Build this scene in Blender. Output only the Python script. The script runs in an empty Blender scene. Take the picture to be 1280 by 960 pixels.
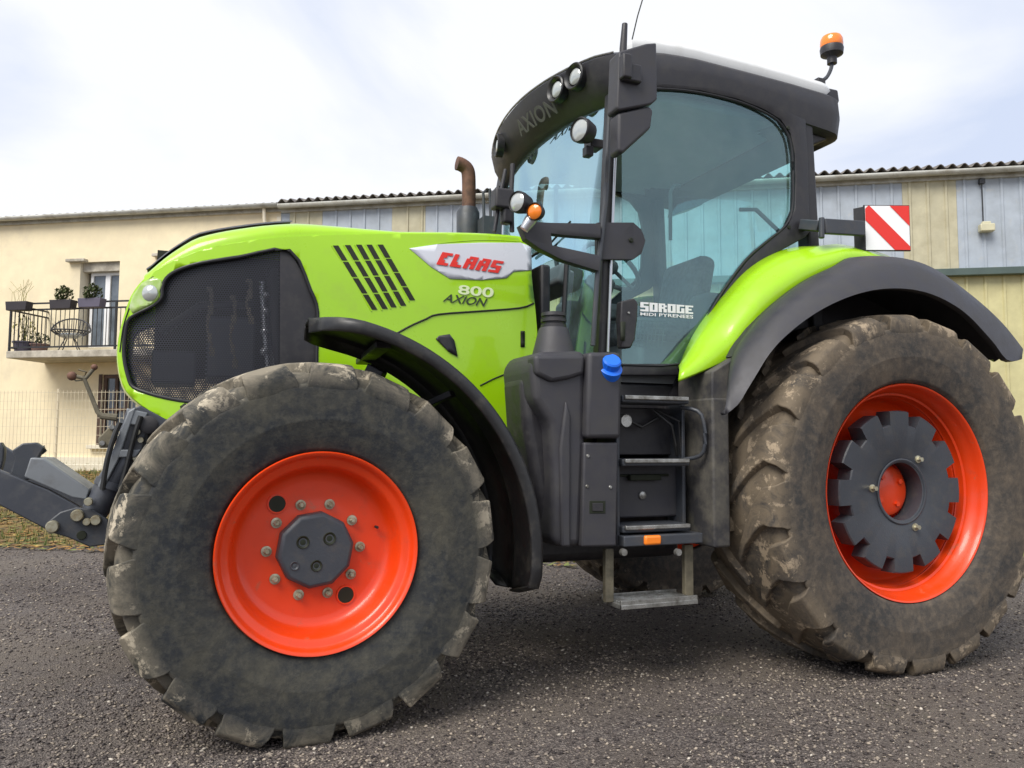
import bpy, bmesh, math, random
import numpy as np
from mathutils import Vector, Matrix
random.seed(7); rng = np.random.default_rng(7)
R = math.radians; PI = math.pi
sc = bpy.context.scene; col = sc.collection

# ---------------------------------------------------------------- camera calibration
F, TH, PT, CH, CX, CY, RO = 997.10436, .38302, .07423, 1.15583, -.47616, -4.38683, .00493
D_ = Vector((math.sin(TH)*math.cos(PT), math.cos(TH)*math.cos(PT), math.sin(PT)))
R_ = Vector((math.cos(TH), -math.sin(TH), 0)); U_ = R_.cross(D_); CAM = Vector((CX, CY, CH))
def ray(px, py):
    a, b = px-640, py-480
    x = a*math.cos(RO)+b*math.sin(RO); y = a*math.sin(RO)-b*math.cos(RO)
    return D_*F + R_*x + U_*y
def at(px, py, Y):
    v = ray(px, py); return CAM + v*((Y-CY)/v.y)
def ons(px, py, fn):                      # point of a side surface y = fn(x, z) seen at a picture point
    Y = -.4
    for _ in range(14):
        p = at(px, py, Y); Y = fn(p.x, p.z)
    return at(px, py, Y)

# ---------------------------------------------------------------- materials
def nd(nt, t, **k):
    n = nt.nodes.new(t)
    for a, b in k.items():
        if a.startswith('i_'): n.inputs[a[2:].replace('_', ' ')].default_value = b
        else: setattr(n, a, b)
    return n
def ramp(nt, fac, stops):
    r = nt.nodes.new('ShaderNodeValToRGB'); e = r.color_ramp.elements
    while len(e) < len(stops): e.new(.5)
    for i, (p, c) in enumerate(stops):
        e[i].position = p; e[i].color = (c, c, c, 1) if isinstance(c, (int, float)) else tuple(c)+(1,)
    nt.links.new(fac, r.inputs[0]); return r.outputs[0]
def noise(nt, co, scale, detail=6, rough=.6, dist=0):
    n = nd(nt, 'ShaderNodeTexNoise'); n.inputs['Scale'].default_value = scale
    n.inputs['Detail'].default_value = detail; n.inputs['Roughness'].default_value = rough
    n.inputs['Distortion'].default_value = dist
    nt.links.new(co, n.inputs['Vector']); return n.outputs[0]
def mix(nt, f, a, b):
    m = nt.nodes.new('ShaderNodeMix'); m.data_type = 'RGBA'
    for s, v in ((0, f), (6, a), (7, b)):
        if isinstance(v, bpy.types.NodeSocket): nt.links.new(v, m.inputs[s])
        else: m.inputs[s].default_value = v if s == 0 else tuple(v)+(1,)
    return m.outputs[2]
def pm(name, c1, rough=.5, metal=0, c2=None, sc2=6, lo=.4, hi=.65, var=.12, bump=0, bsc=60, coat=0, c3=None, sc3=2, lo3=.5, hi3=.62, rvar=.12, spec=.5):
    """procedural paint / plastic / dirt material: c1 base, c2 grime, c3 patches"""
    m = bpy.data.materials.new(name); m.use_nodes = True; nt = m.node_tree; b = nt.nodes['Principled BSDF']
    g = nd(nt, 'ShaderNodeTexCoord').outputs['Object']
    n1 = noise(nt, g, sc2, 8, .65)
    dark = tuple(x*(1-var) for x in c1); lite = tuple(min(1, x*(1+var)) for x in c1)
    cc = mix(nt, ramp(nt, noise(nt, g, 3.1, 4), [(.3, 0), (.7, 1)]), dark, lite)
    if c2: cc = mix(nt, ramp(nt, n1, [(lo, 0), (hi, 1)]), cc, c2)
    if c3: cc = mix(nt, ramp(nt, noise(nt, g, sc3, 9, .7, .6), [(lo3, 0), (hi3, 1)]), cc, c3)
    nt.links.new(cc, b.inputs['Base Color'])
    nt.links.new(ramp(nt, n1, [(.3, max(.03, rough-rvar)), (.7, min(1, rough+rvar))]), b.inputs['Roughness'])
    b.inputs['Metallic'].default_value = metal; b.inputs['Specular IOR Level'].default_value = spec
    if coat: b.inputs['Coat Weight'].default_value = coat; b.inputs['Coat Roughness'].default_value = .06
    if bump:
        bp = nd(nt, 'ShaderNodeBump'); bp.inputs['Strength'].default_value = 1; bp.inputs['Distance'].default_value = bump
        nt.links.new(noise(nt, g, bsc, 8, .7), bp.inputs['Height']); nt.links.new(bp.outputs[0], b.inputs['Normal'])
    return m
M = {}
M['green'] = pm('lime_paint', (.345, .63, .004), .34, var=.03, coat=.5, c2=(.33, .54, .03), lo=.54, hi=.85, bump=.0008, bsc=2.0)
M['red'] = pm('orange_red_paint', (.76, .050, .004), .38, var=.05, coat=.25, c2=(.58, .055, .015), sc2=9, lo=.55, hi=.8, c3=(.30, .13, .07), sc3=11, lo3=.60, hi3=.78)
M['plastic'] = pm('black_plastic', (.022, .021, .025), .5, c2=(.045, .042, .042), sc2=14, lo=.45, hi=.75, bump=.0006, bsc=300)
M['flare'] = pm('charcoal_plastic', (.036, .035, .042), .55, c2=(.052, .05, .05), sc2=10, lo=.4, hi=.75, bump=.0006, bsc=280)
M['dusty'] = pm('dusty_black_plastic', (.035, .034, .037), .65, c2=(.12, .11, .088), sc2=7, lo=.42, hi=.70, bump=.001, bsc=120, c3=(.10, .095, .07), sc3=2.2)
M['gloss'] = pm('wet_black_plastic', (.016, .016, .017), .42, c2=(.05, .045, .038), sc2=13, lo=.52, hi=.75, bump=.0015, bsc=18)
M['iron'] = pm('dark_grey_iron', (.045, .05, .06), .45, c2=(.075, .07, .065), sc2=16, lo=.5, hi=.8, bump=.001, bsc=90)
M['frame'] = pm('grey_linkage_paint', (.05, .055, .068), .4, c2=(.1, .1, .1), sc2=9, lo=.5, hi=.8, coat=.2)
M['linklight'] = pm('light_grey_steel', (.2, .215, .23), .38, c2=(.12, .12, .12), sc2=9, lo=.5, hi=.8)
M['zinc'] = pm('zinc_bolt', (.5, .48, .36), .38, .6, c2=(.25, .2, .12), sc2=30)
M['steel'] = pm('worn_steel', (.42, .42, .4), .35, .75, c2=(.12, .11, .09), sc2=18, lo=.4, hi=.7)
M['mudsteel'] = pm('muddy_steel', (.09, .08, .055), .75, c2=(.19, .165, .11), sc2=12, bump=.003, bsc=40)
M['rust'] = pm('rusty_pipe', (.16, .075, .045), .75, c2=(.07, .04, .03), sc2=20, bump=.001, bsc=80)
M['white'] = pm('white_roof_shell', (.72, .73, .72), .35, var=.04, c2=(.55, .55, .52), lo=.5, hi=.9)
M['whiteplate'] = pm('white_badge', (.62, .64, .70), .35, var=.02)
M['decalred'] = pm('red_letters', (.72, .03, .02), .4, var=.03)
M['decalwhite'] = pm('white_letters', (.85, .85, .85), .5, var=.02)
M['decalpale'] = pm('pale_letters', (.72, .82, .5), .5, var=.02)
M['decaldark'] = pm('dark_letters', (.03, .05, .02), .5, var=.02)
M['lettergrey'] = pm('grey_letters', (.085, .085, .08), .5, var=.02)
M['blue'] = pm('blue_cap', (.01, .15, .75), .4, var=.05)
M['orange'] = pm('amber_lens', (.95, .24, .02), .2, var=.03, coat=.6)
M['lens'] = pm('clear_lens', (.5, .52, .50), .12, .35, var=.1, coat=.8)
M['seam'] = pm('shut_line', (.01, .014, .004), .7)  # near-black for joints and small parts, and the painted shade of slots, holes
M['interior'] = pm('cab_interior', (.16, .165, .17), .7, var=.2)
M['headliner'] = pm('cab_headliner', (.34, .36, .40), .8)
M['seat'] = pm('seat_fabric', (.14, .145, .15), .85, c2=(.08, .08, .09), sc2=30)
M['rubber'] = pm('rubber_seal', (.012, .012, .014), .5)
M['hose'] = pm('hose', (.02, .02, .02), .45)
M['silver'] = pm('silver_tube', (.55, .56, .58), .3, .8)

def tyre_mat(name, base, dust, pale, amt, shoulder):
    m = bpy.data.materials.new(name); m.use_nodes = True; nt = m.node_tree; b = nt.nodes['Principled BSDF']
    g = nd(nt, 'ShaderNodeTexCoord').outputs['Object']
    c = mix(nt, ramp(nt, noise(nt, g, 3.2, 10, .72, .5), [(.5-amt, 0), (.72-amt*.6, 1)]), base, dust)
    c = mix(nt, ramp(nt, noise(nt, g, 26, 8, .7), [(.45, 0), (.75, .55)]), c, tuple(x*1.6 for x in dust))
    # mud held on the lugs and shoulder (near the outer radius of the wheel)
    s = nd(nt, 'ShaderNodeSeparateXYZ'); nt.links.new(g, s.inputs[0])
    cb = nd(nt, 'ShaderNodeCombineXYZ'); nt.links.new(s.outputs[0], cb.inputs[0]); nt.links.new(s.outputs[2], cb.inputs[2])
    ln = nd(nt, 'ShaderNodeVectorMath', operation='LENGTH'); nt.links.new(cb.outputs[0], ln.inputs[0])
    rd = ramp(nt, ln.outputs['Value'], [(shoulder-.09, 0), (shoulder+.0, 1)])
    mu = nd(nt, 'ShaderNodeMath', operation='MULTIPLY'); nt.links.new(rd, mu.inputs[0])
    nt.links.new(ramp(nt, noise(nt, g, 5.5, 9, .7, .8), [(.40, 0), (.56, 1)]), mu.inputs[1])
    c = mix(nt, mu.outputs[0], c, pale)
    mu2 = nd(nt, 'ShaderNodeMath', operation='MULTIPLY'); nt.links.new(rd, mu2.inputs[0])
    nt.links.new(ramp(nt, noise(nt, g, 9, 9, .75, .4), [(.55, 0), (.60, 1)]), mu2.inputs[1])
    c = mix(nt, mu2.outputs[0], c, tuple(min(1, x*2.1) for x in pale))
    nt.links.new(c, b.inputs['Base Color']); b.inputs['Roughness'].default_value = .82; b.inputs['Specular IOR Level'].default_value = .3
    bp = nd(nt, 'ShaderNodeBump'); bp.inputs['Distance'].default_value = .006; bp.inputs['Strength'].default_value = .8
    nt.links.new(noise(nt, g, 22, 12, .75), bp.inputs['Height']); nt.links.new(bp.outputs[0], b.inputs['Normal'])
    return m
M['tyre_front'] = tyre_mat('front_tyre_rubber', (.024, .027, .031), (.074, .069, .052), (.23, .20, .15), .075, .735)
M['tyre_rear'] = tyre_mat('rear_tyre_rubber', (.045, .043, .041), (.120, .094, .068), (.165, .13, .09), .08, .88)

def glass(name, tint, refl, rough=0.02, ior=1.45):
    m = bpy.data.materials.new(name); m.use_nodes = True; nt = m.node_tree; nt.nodes.remove(nt.nodes['Principled BSDF'])
    o = nt.nodes['Material Output']
    tr = nd(nt, 'ShaderNodeBsdfTransparent'); tr.inputs[0].default_value = tint+(1,)
    gl = nd(nt, 'ShaderNodeBsdfGlossy'); gl.inputs['Roughness'].default_value = rough; gl.inputs[0].default_value = (.60, .88, .98, 1)
    fr = nd(nt, 'ShaderNodeFresnel'); fr.inputs[0].default_value = ior; k_ = nd(nt, 'ShaderNodeMath', operation='MULTIPLY'); k_.inputs[1].default_value = .6 if ior < 1.3 else 1; nt.links.new(fr.outputs[0], k_.inputs[0])
    ad = nd(nt, 'ShaderNodeMath', operation='ADD'); ad.inputs[1].default_value = refl; nt.links.new(k_.outputs[0], ad.inputs[0])
    mx = nd(nt, 'ShaderNodeMixShader'); nt.links.new(ad.outputs[0], mx.inputs[0]); nt.links.new(tr.outputs[0], mx.inputs[1]); nt.links.new(gl.outputs[0], mx.inputs[2])
    df_ = nd(nt, 'ShaderNodeBsdfDiffuse'); df_.inputs[0].default_value = (.45, .55, .54, 1); m2 = nd(nt, 'ShaderNodeMixShader')
    nt.links.new(ramp(nt, noise(nt, nd(nt, 'ShaderNodeTexCoord').outputs['Object'], 3.5, 9, .7, .4), [(.35, .02), (.75, .11)]), m2.inputs[0])
    nt.links.new(mx.outputs[0], m2.inputs[1]); nt.links.new(df_.outputs[0], m2.inputs[2]); nt.links.new(m2.outputs[0], o.inputs[0]); return m
M['glass'] = glass('tinted_cab_glass', (.64, .90, .87), .11)
M['wglass'] = glass('tinted_windscreen', (.60, .80, .85), .04, ior=1.25)
M['pane'] = pm('window_pane', (.12, .14, .16), .08, spec=.8, var=.3)

def mesh_mat(name, a, rad, colr, axes=(0, 2)):
    """perforated sheet: staggered round holes cut by transparency in the sheet's own coordinates"""
    m = bpy.data.materials.new(name); m.use_nodes = True; nt = m.node_tree; b = nt.nodes['Principled BSDF']; o = nt.nodes['Material Output']
    b.inputs['Base Color'].default_value = colr+(1,); b.inputs['Roughness'].default_value = .42
    g = nd(nt, 'ShaderNodeTexCoord').outputs['Object']; s = nd(nt, 'ShaderNodeSeparateXYZ'); nt.links.new(g, s.inputs[0])
    def mth(op, x, y=None):
        n = nd(nt, 'ShaderNodeMath', operation=op)
        for i, v in enumerate((x, y)):
            if v is None: continue
            if isinstance(v, (int, float)): n.inputs[i].default_value = v
            else: nt.links.new(v, n.inputs[i])
        return n.outputs[0]
    ds = []
    for off in (0, .5):
        u = mth('MULTIPLY', mth('SUBTRACT', mth('FRACT', mth('ADD', mth('DIVIDE', s.outputs[axes[0]], a), off+100)), .5), a)
        v = mth('MULTIPLY', mth('SUBTRACT', mth('FRACT', mth('ADD', mth('DIVIDE', s.outputs[axes[1]], a*1.732), off+100)), .5), a*1.732)
        ds.append(mth('SQRT', mth('ADD', mth('MULTIPLY', u, u), mth('MULTIPLY', v, v))))
    hole = mth('LESS_THAN', mth('MINIMUM', ds[0], ds[1]), rad)
    tr = nd(nt, 'ShaderNodeBsdfTransparent'); mx = nd(nt, 'ShaderNodeMixShader')
    nt.links.new(hole, mx.inputs[0]); nt.links.new(b.outputs[0], mx.inputs[1]); nt.links.new(tr.outputs[0], mx.inputs[2]); nt.links.new(mx.outputs[0], o.inputs[0])
    return m
M['mesh'] = mesh_mat('perforated_grille', .0115, .0038, (.028, .029, .038))

# ---------------------------------------------------------------- mesh helpers
class MB:
    def __init__(s): s.bm = bmesh.new()
    def add(s, vs, fs):
        v = [s.bm.verts.new(p) for p in vs]
        for f in fs:
            try: s.bm.faces.new([v[i] for i in f])
            except ValueError: pass
        return v
    def box(s, c, d, rot=None, taper=1):
        c = Vector(c); h = [x/2 for x in d]; vs = []
        for z in (-1, 1):
            k = taper if z > 0 else 1
            for x, y in ((-1, -1), (1, -1), (1, 1), (-1, 1)):
                p = Vector((x*h[0]*k, y*h[1]*k, z*h[2]))
                if rot: p = rot @ p
                vs.append(c+p)
        s.add(vs, [(0, 3, 2, 1), (4, 5, 6, 7), (0, 1, 5, 4), (1, 2, 6, 5), (2, 3, 7, 6), (3, 0, 4, 7)]); return s
    def bar(s, p0, p1, w, h, up=(0, 0, 1)):
        p0, p1 = Vector(p0), Vector(p1); d = (p1-p0).normalized(); a = d.cross(Vector(up)).normalized(); b = a.cross(d)
        vs = [p+a*i*w/2+b*j*h/2 for p in (p0, p1) for i, j in ((-1, -1), (1, -1), (1, 1), (-1, 1))]
        s.add(vs, [(0, 3, 2, 1), (4, 5, 6, 7), (0, 1, 5, 4), (1, 2, 6, 5), (2, 3, 7, 6), (3, 0, 4, 7)]); return s
    def tube(s, pts, r, n=12, cap=True):
        pts = [Vector(p) for p in pts]; rs = r if isinstance(r, (list, tuple)) else [r]*len(pts)
        up = Vector((0, 0, 1)) if abs((pts[1]-pts[0]).normalized().z) < .9 else Vector((1, 0, 0)); vs = []
        for i, p in enumerate(pts):
            d = (pts[min(i+1, len(pts)-1)]-pts[max(i-1, 0)]).normalized(); a = d.cross(up).normalized(); b = a.cross(d)
            for k in range(n):
                t = 2*PI*k/n; vs.append(p+(a*math.cos(t)+b*math.sin(t))*rs[i])
        fs = [(i*n+k, i*n+(k+1) % n, (i+1)*n+(k+1) % n, (i+1)*n+k) for i in range(len(pts)-1) for k in range(n)]
        if cap: fs += [tuple(range(n))[::-1], tuple((len(pts)-1)*n+k for k in range(n))]
        s.add(vs, fs); return s
    def lathe(s, prof, o, ax, n=48, cap0=False, cap1=False):      # prof: (radius, distance along ax)
        o, ax = Vector(o), Vector(ax).normalized(); up = Vector((0, 0, 1)) if abs(ax.z) < .9 else Vector((1, 0, 0))
        a = ax.cross(up).normalized(); b = a.cross(ax); vs = []
        for r, h in prof:
            for k in range(n):
                t = 2*PI*k/n; vs.append(o+ax*h+(a*math.cos(t)+b*math.sin(t))*max(r, 1e-4))
        fs = [(i*n+k, i*n+(k+1) % n, (i+1)*n+(k+1) % n, (i+1)*n+k) for i in range(len(prof)-1) for k in range(n)]
        if cap0: fs.append(tuple(range(n))[::-1])
        if cap1: fs.append(tuple((len(prof)-1)*n+k for k in range(n)))
        s.add(vs, fs); return s
    def prism(s, pts, y0, y1):                                      # xz outline between two y planes
        n = len(pts); vs = [(p[0], y0, p[1]) for p in pts]+[(p[0], y1, p[1]) for p in pts]
        s.add(vs, [tuple(range(n)), tuple(range(2*n-1, n-1, -1))]+[(i, i+n, (i+1) % n+n, (i+1) % n) for i in range(n)]); return s
    def loft(s, rings, close=True, cap0=False, cap1=False):
        n = len(rings[0]); vs = [p for r in rings for p in r]; m = n if close else n-1
        fs = [(i*n+k, i*n+(k+1) % n, (i+1)*n+(k+1) % n, (i+1)*n+k) for i in range(len(rings)-1) for k in range(m)]
        if cap0: fs.append(tuple(range(n))[::-1])
        if cap1: fs.append(tuple((len(rings)-1)*n+k for k in range(n)))
        s.add(vs, fs); return s
    def sphere(s, c, r, n=16, sz=1):
        prof = [(r*math.sin(PI*i/n), -r*sz*math.cos(PI*i/n)) for i in range(n+1)]; return s.lathe(prof, c, (0, 0, 1), n*2)
    def xf(s, m): bmesh.ops.transform(s.bm, matrix=m, verts=s.bm.verts); return s
    def build(s, name, mat, parent=None, smooth=35, bevel=0, solid=0, sub=0, weld=True):
        if weld: bmesh.ops.remove_doubles(s.bm, verts=s.bm.verts, dist=1e-5)
        bmesh.ops.recalc_face_normals(s.bm, faces=s.bm.faces)
        me = bpy.data.meshes.new(name); s.bm.to_mesh(me); s.bm.free()
        if smooth:
            me.polygons.foreach_set('use_smooth', [True]*len(me.polygons)); me.set_sharp_from_angle(angle=R(smooth))
        if mat: me.materials.append(M[mat] if isinstance(mat, str) else mat)
        o = bpy.data.objects.new(name, me); col.objects.link(o)
        if parent: o.parent = parent
        if solid:
            k = o.modifiers.new('t', 'SOLIDIFY'); k.thickness = solid; k.offset = 0
        if bevel:
            k = o.modifiers.new('b', 'BEVEL'); k.width = bevel; k.segments = 3; k.limit_method = 'ANGLE'; k.angle_limit = R(30); k.harden_normals = False
        return o
def sheet(outline, fn, cell=.06, skip=None):
    """flat outline in x,z cut on a grid and laid on the side surface y = fn(x, z)"""
    b = MB(); bm = b.bm
    f = bm.faces.new([bm.verts.new((p[0], 0, p[1])) for p in outline]); f.normal_update(); bmesh.ops.triangulate(bm, faces=[f], ngon_method='EAR_CLIP')
    for ax in (0, 2):
        lo = min(v.co[ax] for v in bm.verts); hi = max(v.co[ax] for v in bm.verts); k = math.ceil(lo/cell)
        while k*cell < hi:
            co = [0, 0, 0]; co[ax] = k*cell; no = [0, 0, 0]; no[ax] = 1
            bmesh.ops.bisect_plane(bm, geom=bm.verts[:]+bm.edges[:]+bm.faces[:], plane_co=co, plane_no=no, dist=1e-5); k += 1
    for v in bm.verts: v.co.y = fn(v.co.x, v.co.z)
    return b
def pxs(s): return [tuple(float(q) for q in p.split(',')) for p in s.split()]
def out(s, fn):                                  # picture outline -> x,z outline on a side surface / plane
    f = fn if callable(fn) else (lambda x, z: fn)
    return [(p.x, p.z) for p in (ons(a, b, f) for a, b in pxs(s))]
def smoothline(pts, k=4):                        # Catmull-Rom through 2D/3D points (open)
    pts = [Vector(p) for p in pts]; o = []
    for i in range(len(pts)-1):
        p0 = pts[max(i-1, 0)]; p1 = pts[i]; p2 = pts[i+1]; p3 = pts[min(i+2, len(pts)-1)]
        for j in range(k):
            t = j/k; o.append(.5*((2*p1)+(p2-p0)*t+(2*p0-5*p1+4*p2-p3)*t*t+(3*p1-p0-3*p2+p3)*t**3))
    o.append(pts[-1]); return o
def empty(name, label, cat, loc=(0, 0, 0), rz=0, group=None):
    o = bpy.data.objects.new(name, None); col.objects.link(o); o.location = loc; o.rotation_euler.z = rz
    o['label'] = label; o['category'] = cat
    if group: o['group'] = group
    return o
def tag(o, label, cat, group=None):
    o['label'] = label; o['category'] = cat
    if group: o['group'] = group
    return o
def text2d(s, off=0, shear=0, space=1):
    cu = bpy.data.curves.new('tmp', 'FONT'); cu.body = s; cu.size = 1; cu.offset = off; cu.shear = shear; cu.space_character = space
    cu.resolution_u = 4
    o = bpy.data.objects.new('tmp', cu); col.objects.link(o); dg = bpy.context.evaluated_depsgraph_get()
    me = bpy.data.meshes.new_from_object(o.evaluated_get(dg)); vs = [tuple(v.co[:2]) for v in me.vertices]; fs = [tuple(p.vertices) for p in me.polygons]
    bpy.data.objects.remove(o); bpy.data.curves.remove(cu); bpy.data.meshes.remove(me)
    x0 = min(v[0] for v in vs); x1 = max(v[0] for v in vs); y0 = min(v[1] for v in vs); y1 = max(v[1] for v in vs)
    return [((x-x0)/(x1-x0), (y-y0)/(y1-y0)) for x, y in vs], fs
BITS = {'S': ['11111', '11000', '11111', '00011', '11111'], 'O': ['11111', '11011', '11011', '11011', '11111'], 'R': ['11110', '11011', '11110', '11011', '11011'],
        'G': ['11111', '11000', '11011', '11011', '11111'], 'E': ['11111', '11000', '11110', '11000', '11111'], 'C': ['11111', '11100', '11000', '11100', '11111'],
        'L': ['11000', '11000', '11000', '11100', '11111'], 'A': ['01111', '11011', '11111', '11011', '11011']}
def bits2d(s, shear=0, gap=1):
    vs, fs, x = [], [], 0
    for ch in s:
        for r, row in enumerate(BITS[ch]):
            c = 0
            while c < 5:
                if row[c] == '1':
                    e = c
                    while e < 5 and row[e] == '1': e += 1
                    y0, y1 = 4-r, 5-r; n = len(vs)
                    vs += [(x+c+shear*y0, y0), (x+e+shear*y0, y0), (x+e+shear*y1, y1), (x+c+shear*y1, y1)]; fs.append((n, n+1, n+2, n+3)); c = e
                else: c += 1
        x += 5+gap
    X = max(v[0] for v in vs); X0 = min(v[0] for v in vs)
    return [((a-X0)/(X-X0), b/5) for a, b in vs], fs
def decal(name, tx, quad, fn, mat, parent, lift=.003):
    """lettering laid on the real side surface; quad = bottom-left, bottom-right, top-right, top-left picture corners"""
    vs, fs = tx; f = fn if callable(fn) else (lambda x, z: fn); q = [ons(a, b, f) for a, b in pxs(quad)]
    P = []
    for u, v in vs:
        p = q[0]*(1-u)*(1-v)+q[1]*u*(1-v)+q[2]*u*v+q[3]*(1-u)*v; P.append((p.x, f(p.x, p.z)-lift, p.z))
    b = MB(); b.add(P, fs); return b.build(name, mat, parent, smooth=0, solid=.0012)

# ================================================================ TRACTOR
T = empty('tractor', 'large lime green farm tractor with orange-red wheels and black cab, parked on the dark gravel', 'tractor')
def ys(x, z):                                     # side surface of the bonnet
    t = min(1, max(0, (-.15-x)/.65)); u = min(1, max(0, (z-1.85)/.42))
    return -(.435 - .17*t**2.2 - .035*u*u)
def ysm(d): return lambda x, z: ys(x, z)+d
G_OUT = '205,524 180,508 160,490 152,472 148,445 150,420 156,395 165,370 180,350 205,333 230,321 260,311 300,303 350,297 420,294 500,293 590,294 650,298 662,303 664,345 668,380 672,432 673,480 655,530 560,580 480,540 430,520 398,500 396,470 396,440 397,390 388,362 362,313 300,321 250,329 222,338 208,348 203,360 202,372 192,382 170,393 160,402 156,420 155,445 160,470 167,484 190,493 215,499 240,503 262,510 235,528'
g_out = out(G_OUT, ys); g_out = [tuple(p) for p in smoothline(g_out+[g_out[0]], 3)][:-1]
hood = sheet(g_out, ys, .05).build('bonnet_side_panel', 'green', T, smooth=40, solid=.014)
def mirror_copy(o, name=None):
    c = o.copy(); c.data = o.data.copy(); col.objects.link(c); c.parent = o.parent
    for v in c.data.vertices: v.co.y *= -1
    c.data.flip_normals(); return c
mirror_copy(hood)
# bonnet top: rounded across from one side panel to the other
edge = [(p.x, p.z) for p in (ons(a, b, ys) for a, b in pxs('180,350 205,333 230,321 260,311 300,303 350,297 420,294 500,293 590,294 650,298 662,303'))]
edge = [(p[0], p[1]) for p in smoothline(edge, 3)]
b = MB(); rings = []
for x, z in edge:
    H = .05+.06*min(1, max(0, (x+.68)/.2)) - .07*min(1, max(0, (x-.0)/.5)); w = ys(x, z); r = []
    for i in range(25):
        a = PI*i/24; c_, s_ = math.cos(a), math.sin(a); r.append((x, w*(abs(c_)**.5)*(1 if c_ > 0 else -1), z-.003+H*abs(s_)**.8))
    rings.append(r)
b.loft(rings, close=False).build('bonnet_top', 'green', T, smooth=60)
b = MB(); rings = []
for x, z in edge:
    if x > .02: break
    H = .05+.06*min(1, max(0, (x+.68)/.2))+.040; rings.append([(x, -.2+.4*i/8, z+H-(.02 if i in (0, 8) else 0)) for i in range(9)])
b.loft(rings, close=False).build('bonnet_centre_grille', 'plastic', T)
ch = [ons(a, c, ys) for a, c in pxs('205,524 180,508 160,490 152,472 148,445 150,420 156,395 165,370 180,350')]
ch = smoothline(ch, 3); rings = []
for p in ch: rings.append([(p.x-.02*(1-u*u), p.y*-u if False else p.y*(-u), p.z) for u in [i/8-1 for i in range(17)]])
MB().loft(rings, close=False).build('nose_panel', 'green', T, smooth=60, solid=.006)
# perforated side grille, its solid rear section and the gasket round it
ml = out('398,470 399,388 390,360 364,309 300,317 250,325 220,334 204,346 199,362 199,372 190,379 168,390 157,400 152,420 151,445 156,472 163,487 190,497 240,508 300,540 398,540', ys)
gr = sheet(ml, ysm(.016), .05).build('side_grille', 'mesh', T, smooth=40); mirror_copy(gr)
sp = sheet(out('398,500 398,388 388,360 362,311 350,314 350,460 350,500', ys), ysm(.010), .05).build('grille_end_panel', 'plastic', T, smooth=40)
gk = smoothline([ons(a, b_, ysm(-.004)) for a, b_ in pxs('396,470 396,440 397,390 388,362 362,313 300,321 250,329 222,338 208,348 203,360 202,372 192,382 170,393 160,402 156,420 155,445 160,470 167,484 190,493 215,499 240,503')], 3)
MB().tube(gk, .009, 8).build('grille_seal', 'rubber', T)
# things behind the grille: radiator core, battery box, hoses, fan shroud
b = MB(); b.box((.16, 0, 1.74), (.3, .62, .68)); b.box((-.06, 0, 1.62), (.1, .6, .5)); b.build('radiator_pack', 'interior', T, bevel=.01)
MB().box((-.30, -.03, 1.62), (.22, .46, .30)).box((-.56, 0, 1.52), (.2, .3, .16)).build('battery_box', 'iron', T, bevel=.012)
b = MB(); b.tube([(-.12, -.28, 2.02), (-.1, -.3, 1.75), (-.07, -.28, 1.5), (-.0, -.26, 1.32)], .028); b.tube([(-.62, -.1, 1.7), (-.45, -.22, 1.82), (-.2, -.2, 1.85)], .02); b.build('coolant_hose', 'hose', T)
b = MB(); b.tube([(-.17, -.3, 1.95), (-.15, -.31, 1.7), (-.12, -.3, 1.45)], .012)
for z in (1.5, 1.6, 1.7, 1.8, 1.88): b.sphere((-.15, -.31, z), .02, 6)
b.tube([(-.02, -.33, 1.9), (.0, -.33, 1.5)], .018)
b.build('cooling_pipe', 'silver', T)
for k_, (a_, c_, e_) in enumerate(((262, 362, 440), (291, 372, 455), (311, 352, 400))):
    b = MB(); pp = [at(a_+3*math.sin(q_*.9), c_+(e_-c_)*q_/9, -.335) for q_ in range(10)]; b.tube(pp, .007, 8)
    for q_ in (0, 1, 3, 4, 7, 9): b.box(pp[q_], (.026-.008*(q_ % 3), .02, .022+.02*(q_ % 2)))
    b.build('hose_fitting', 'mudsteel', T, bevel=.004)
MB().box((.35, 0, 1.55), (.9, .5, .7)).box((.3, 0, 1.05), (1.7, .34, .5)).build('engine_block', 'iron', T, bevel=.02)
MB().box((-.2, .06, 1.81), (.92, .02, .66)).build('added_dark_sheet', 'seam', T)  # added black sheet that keeps the space behind the upper mesh dark
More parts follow.
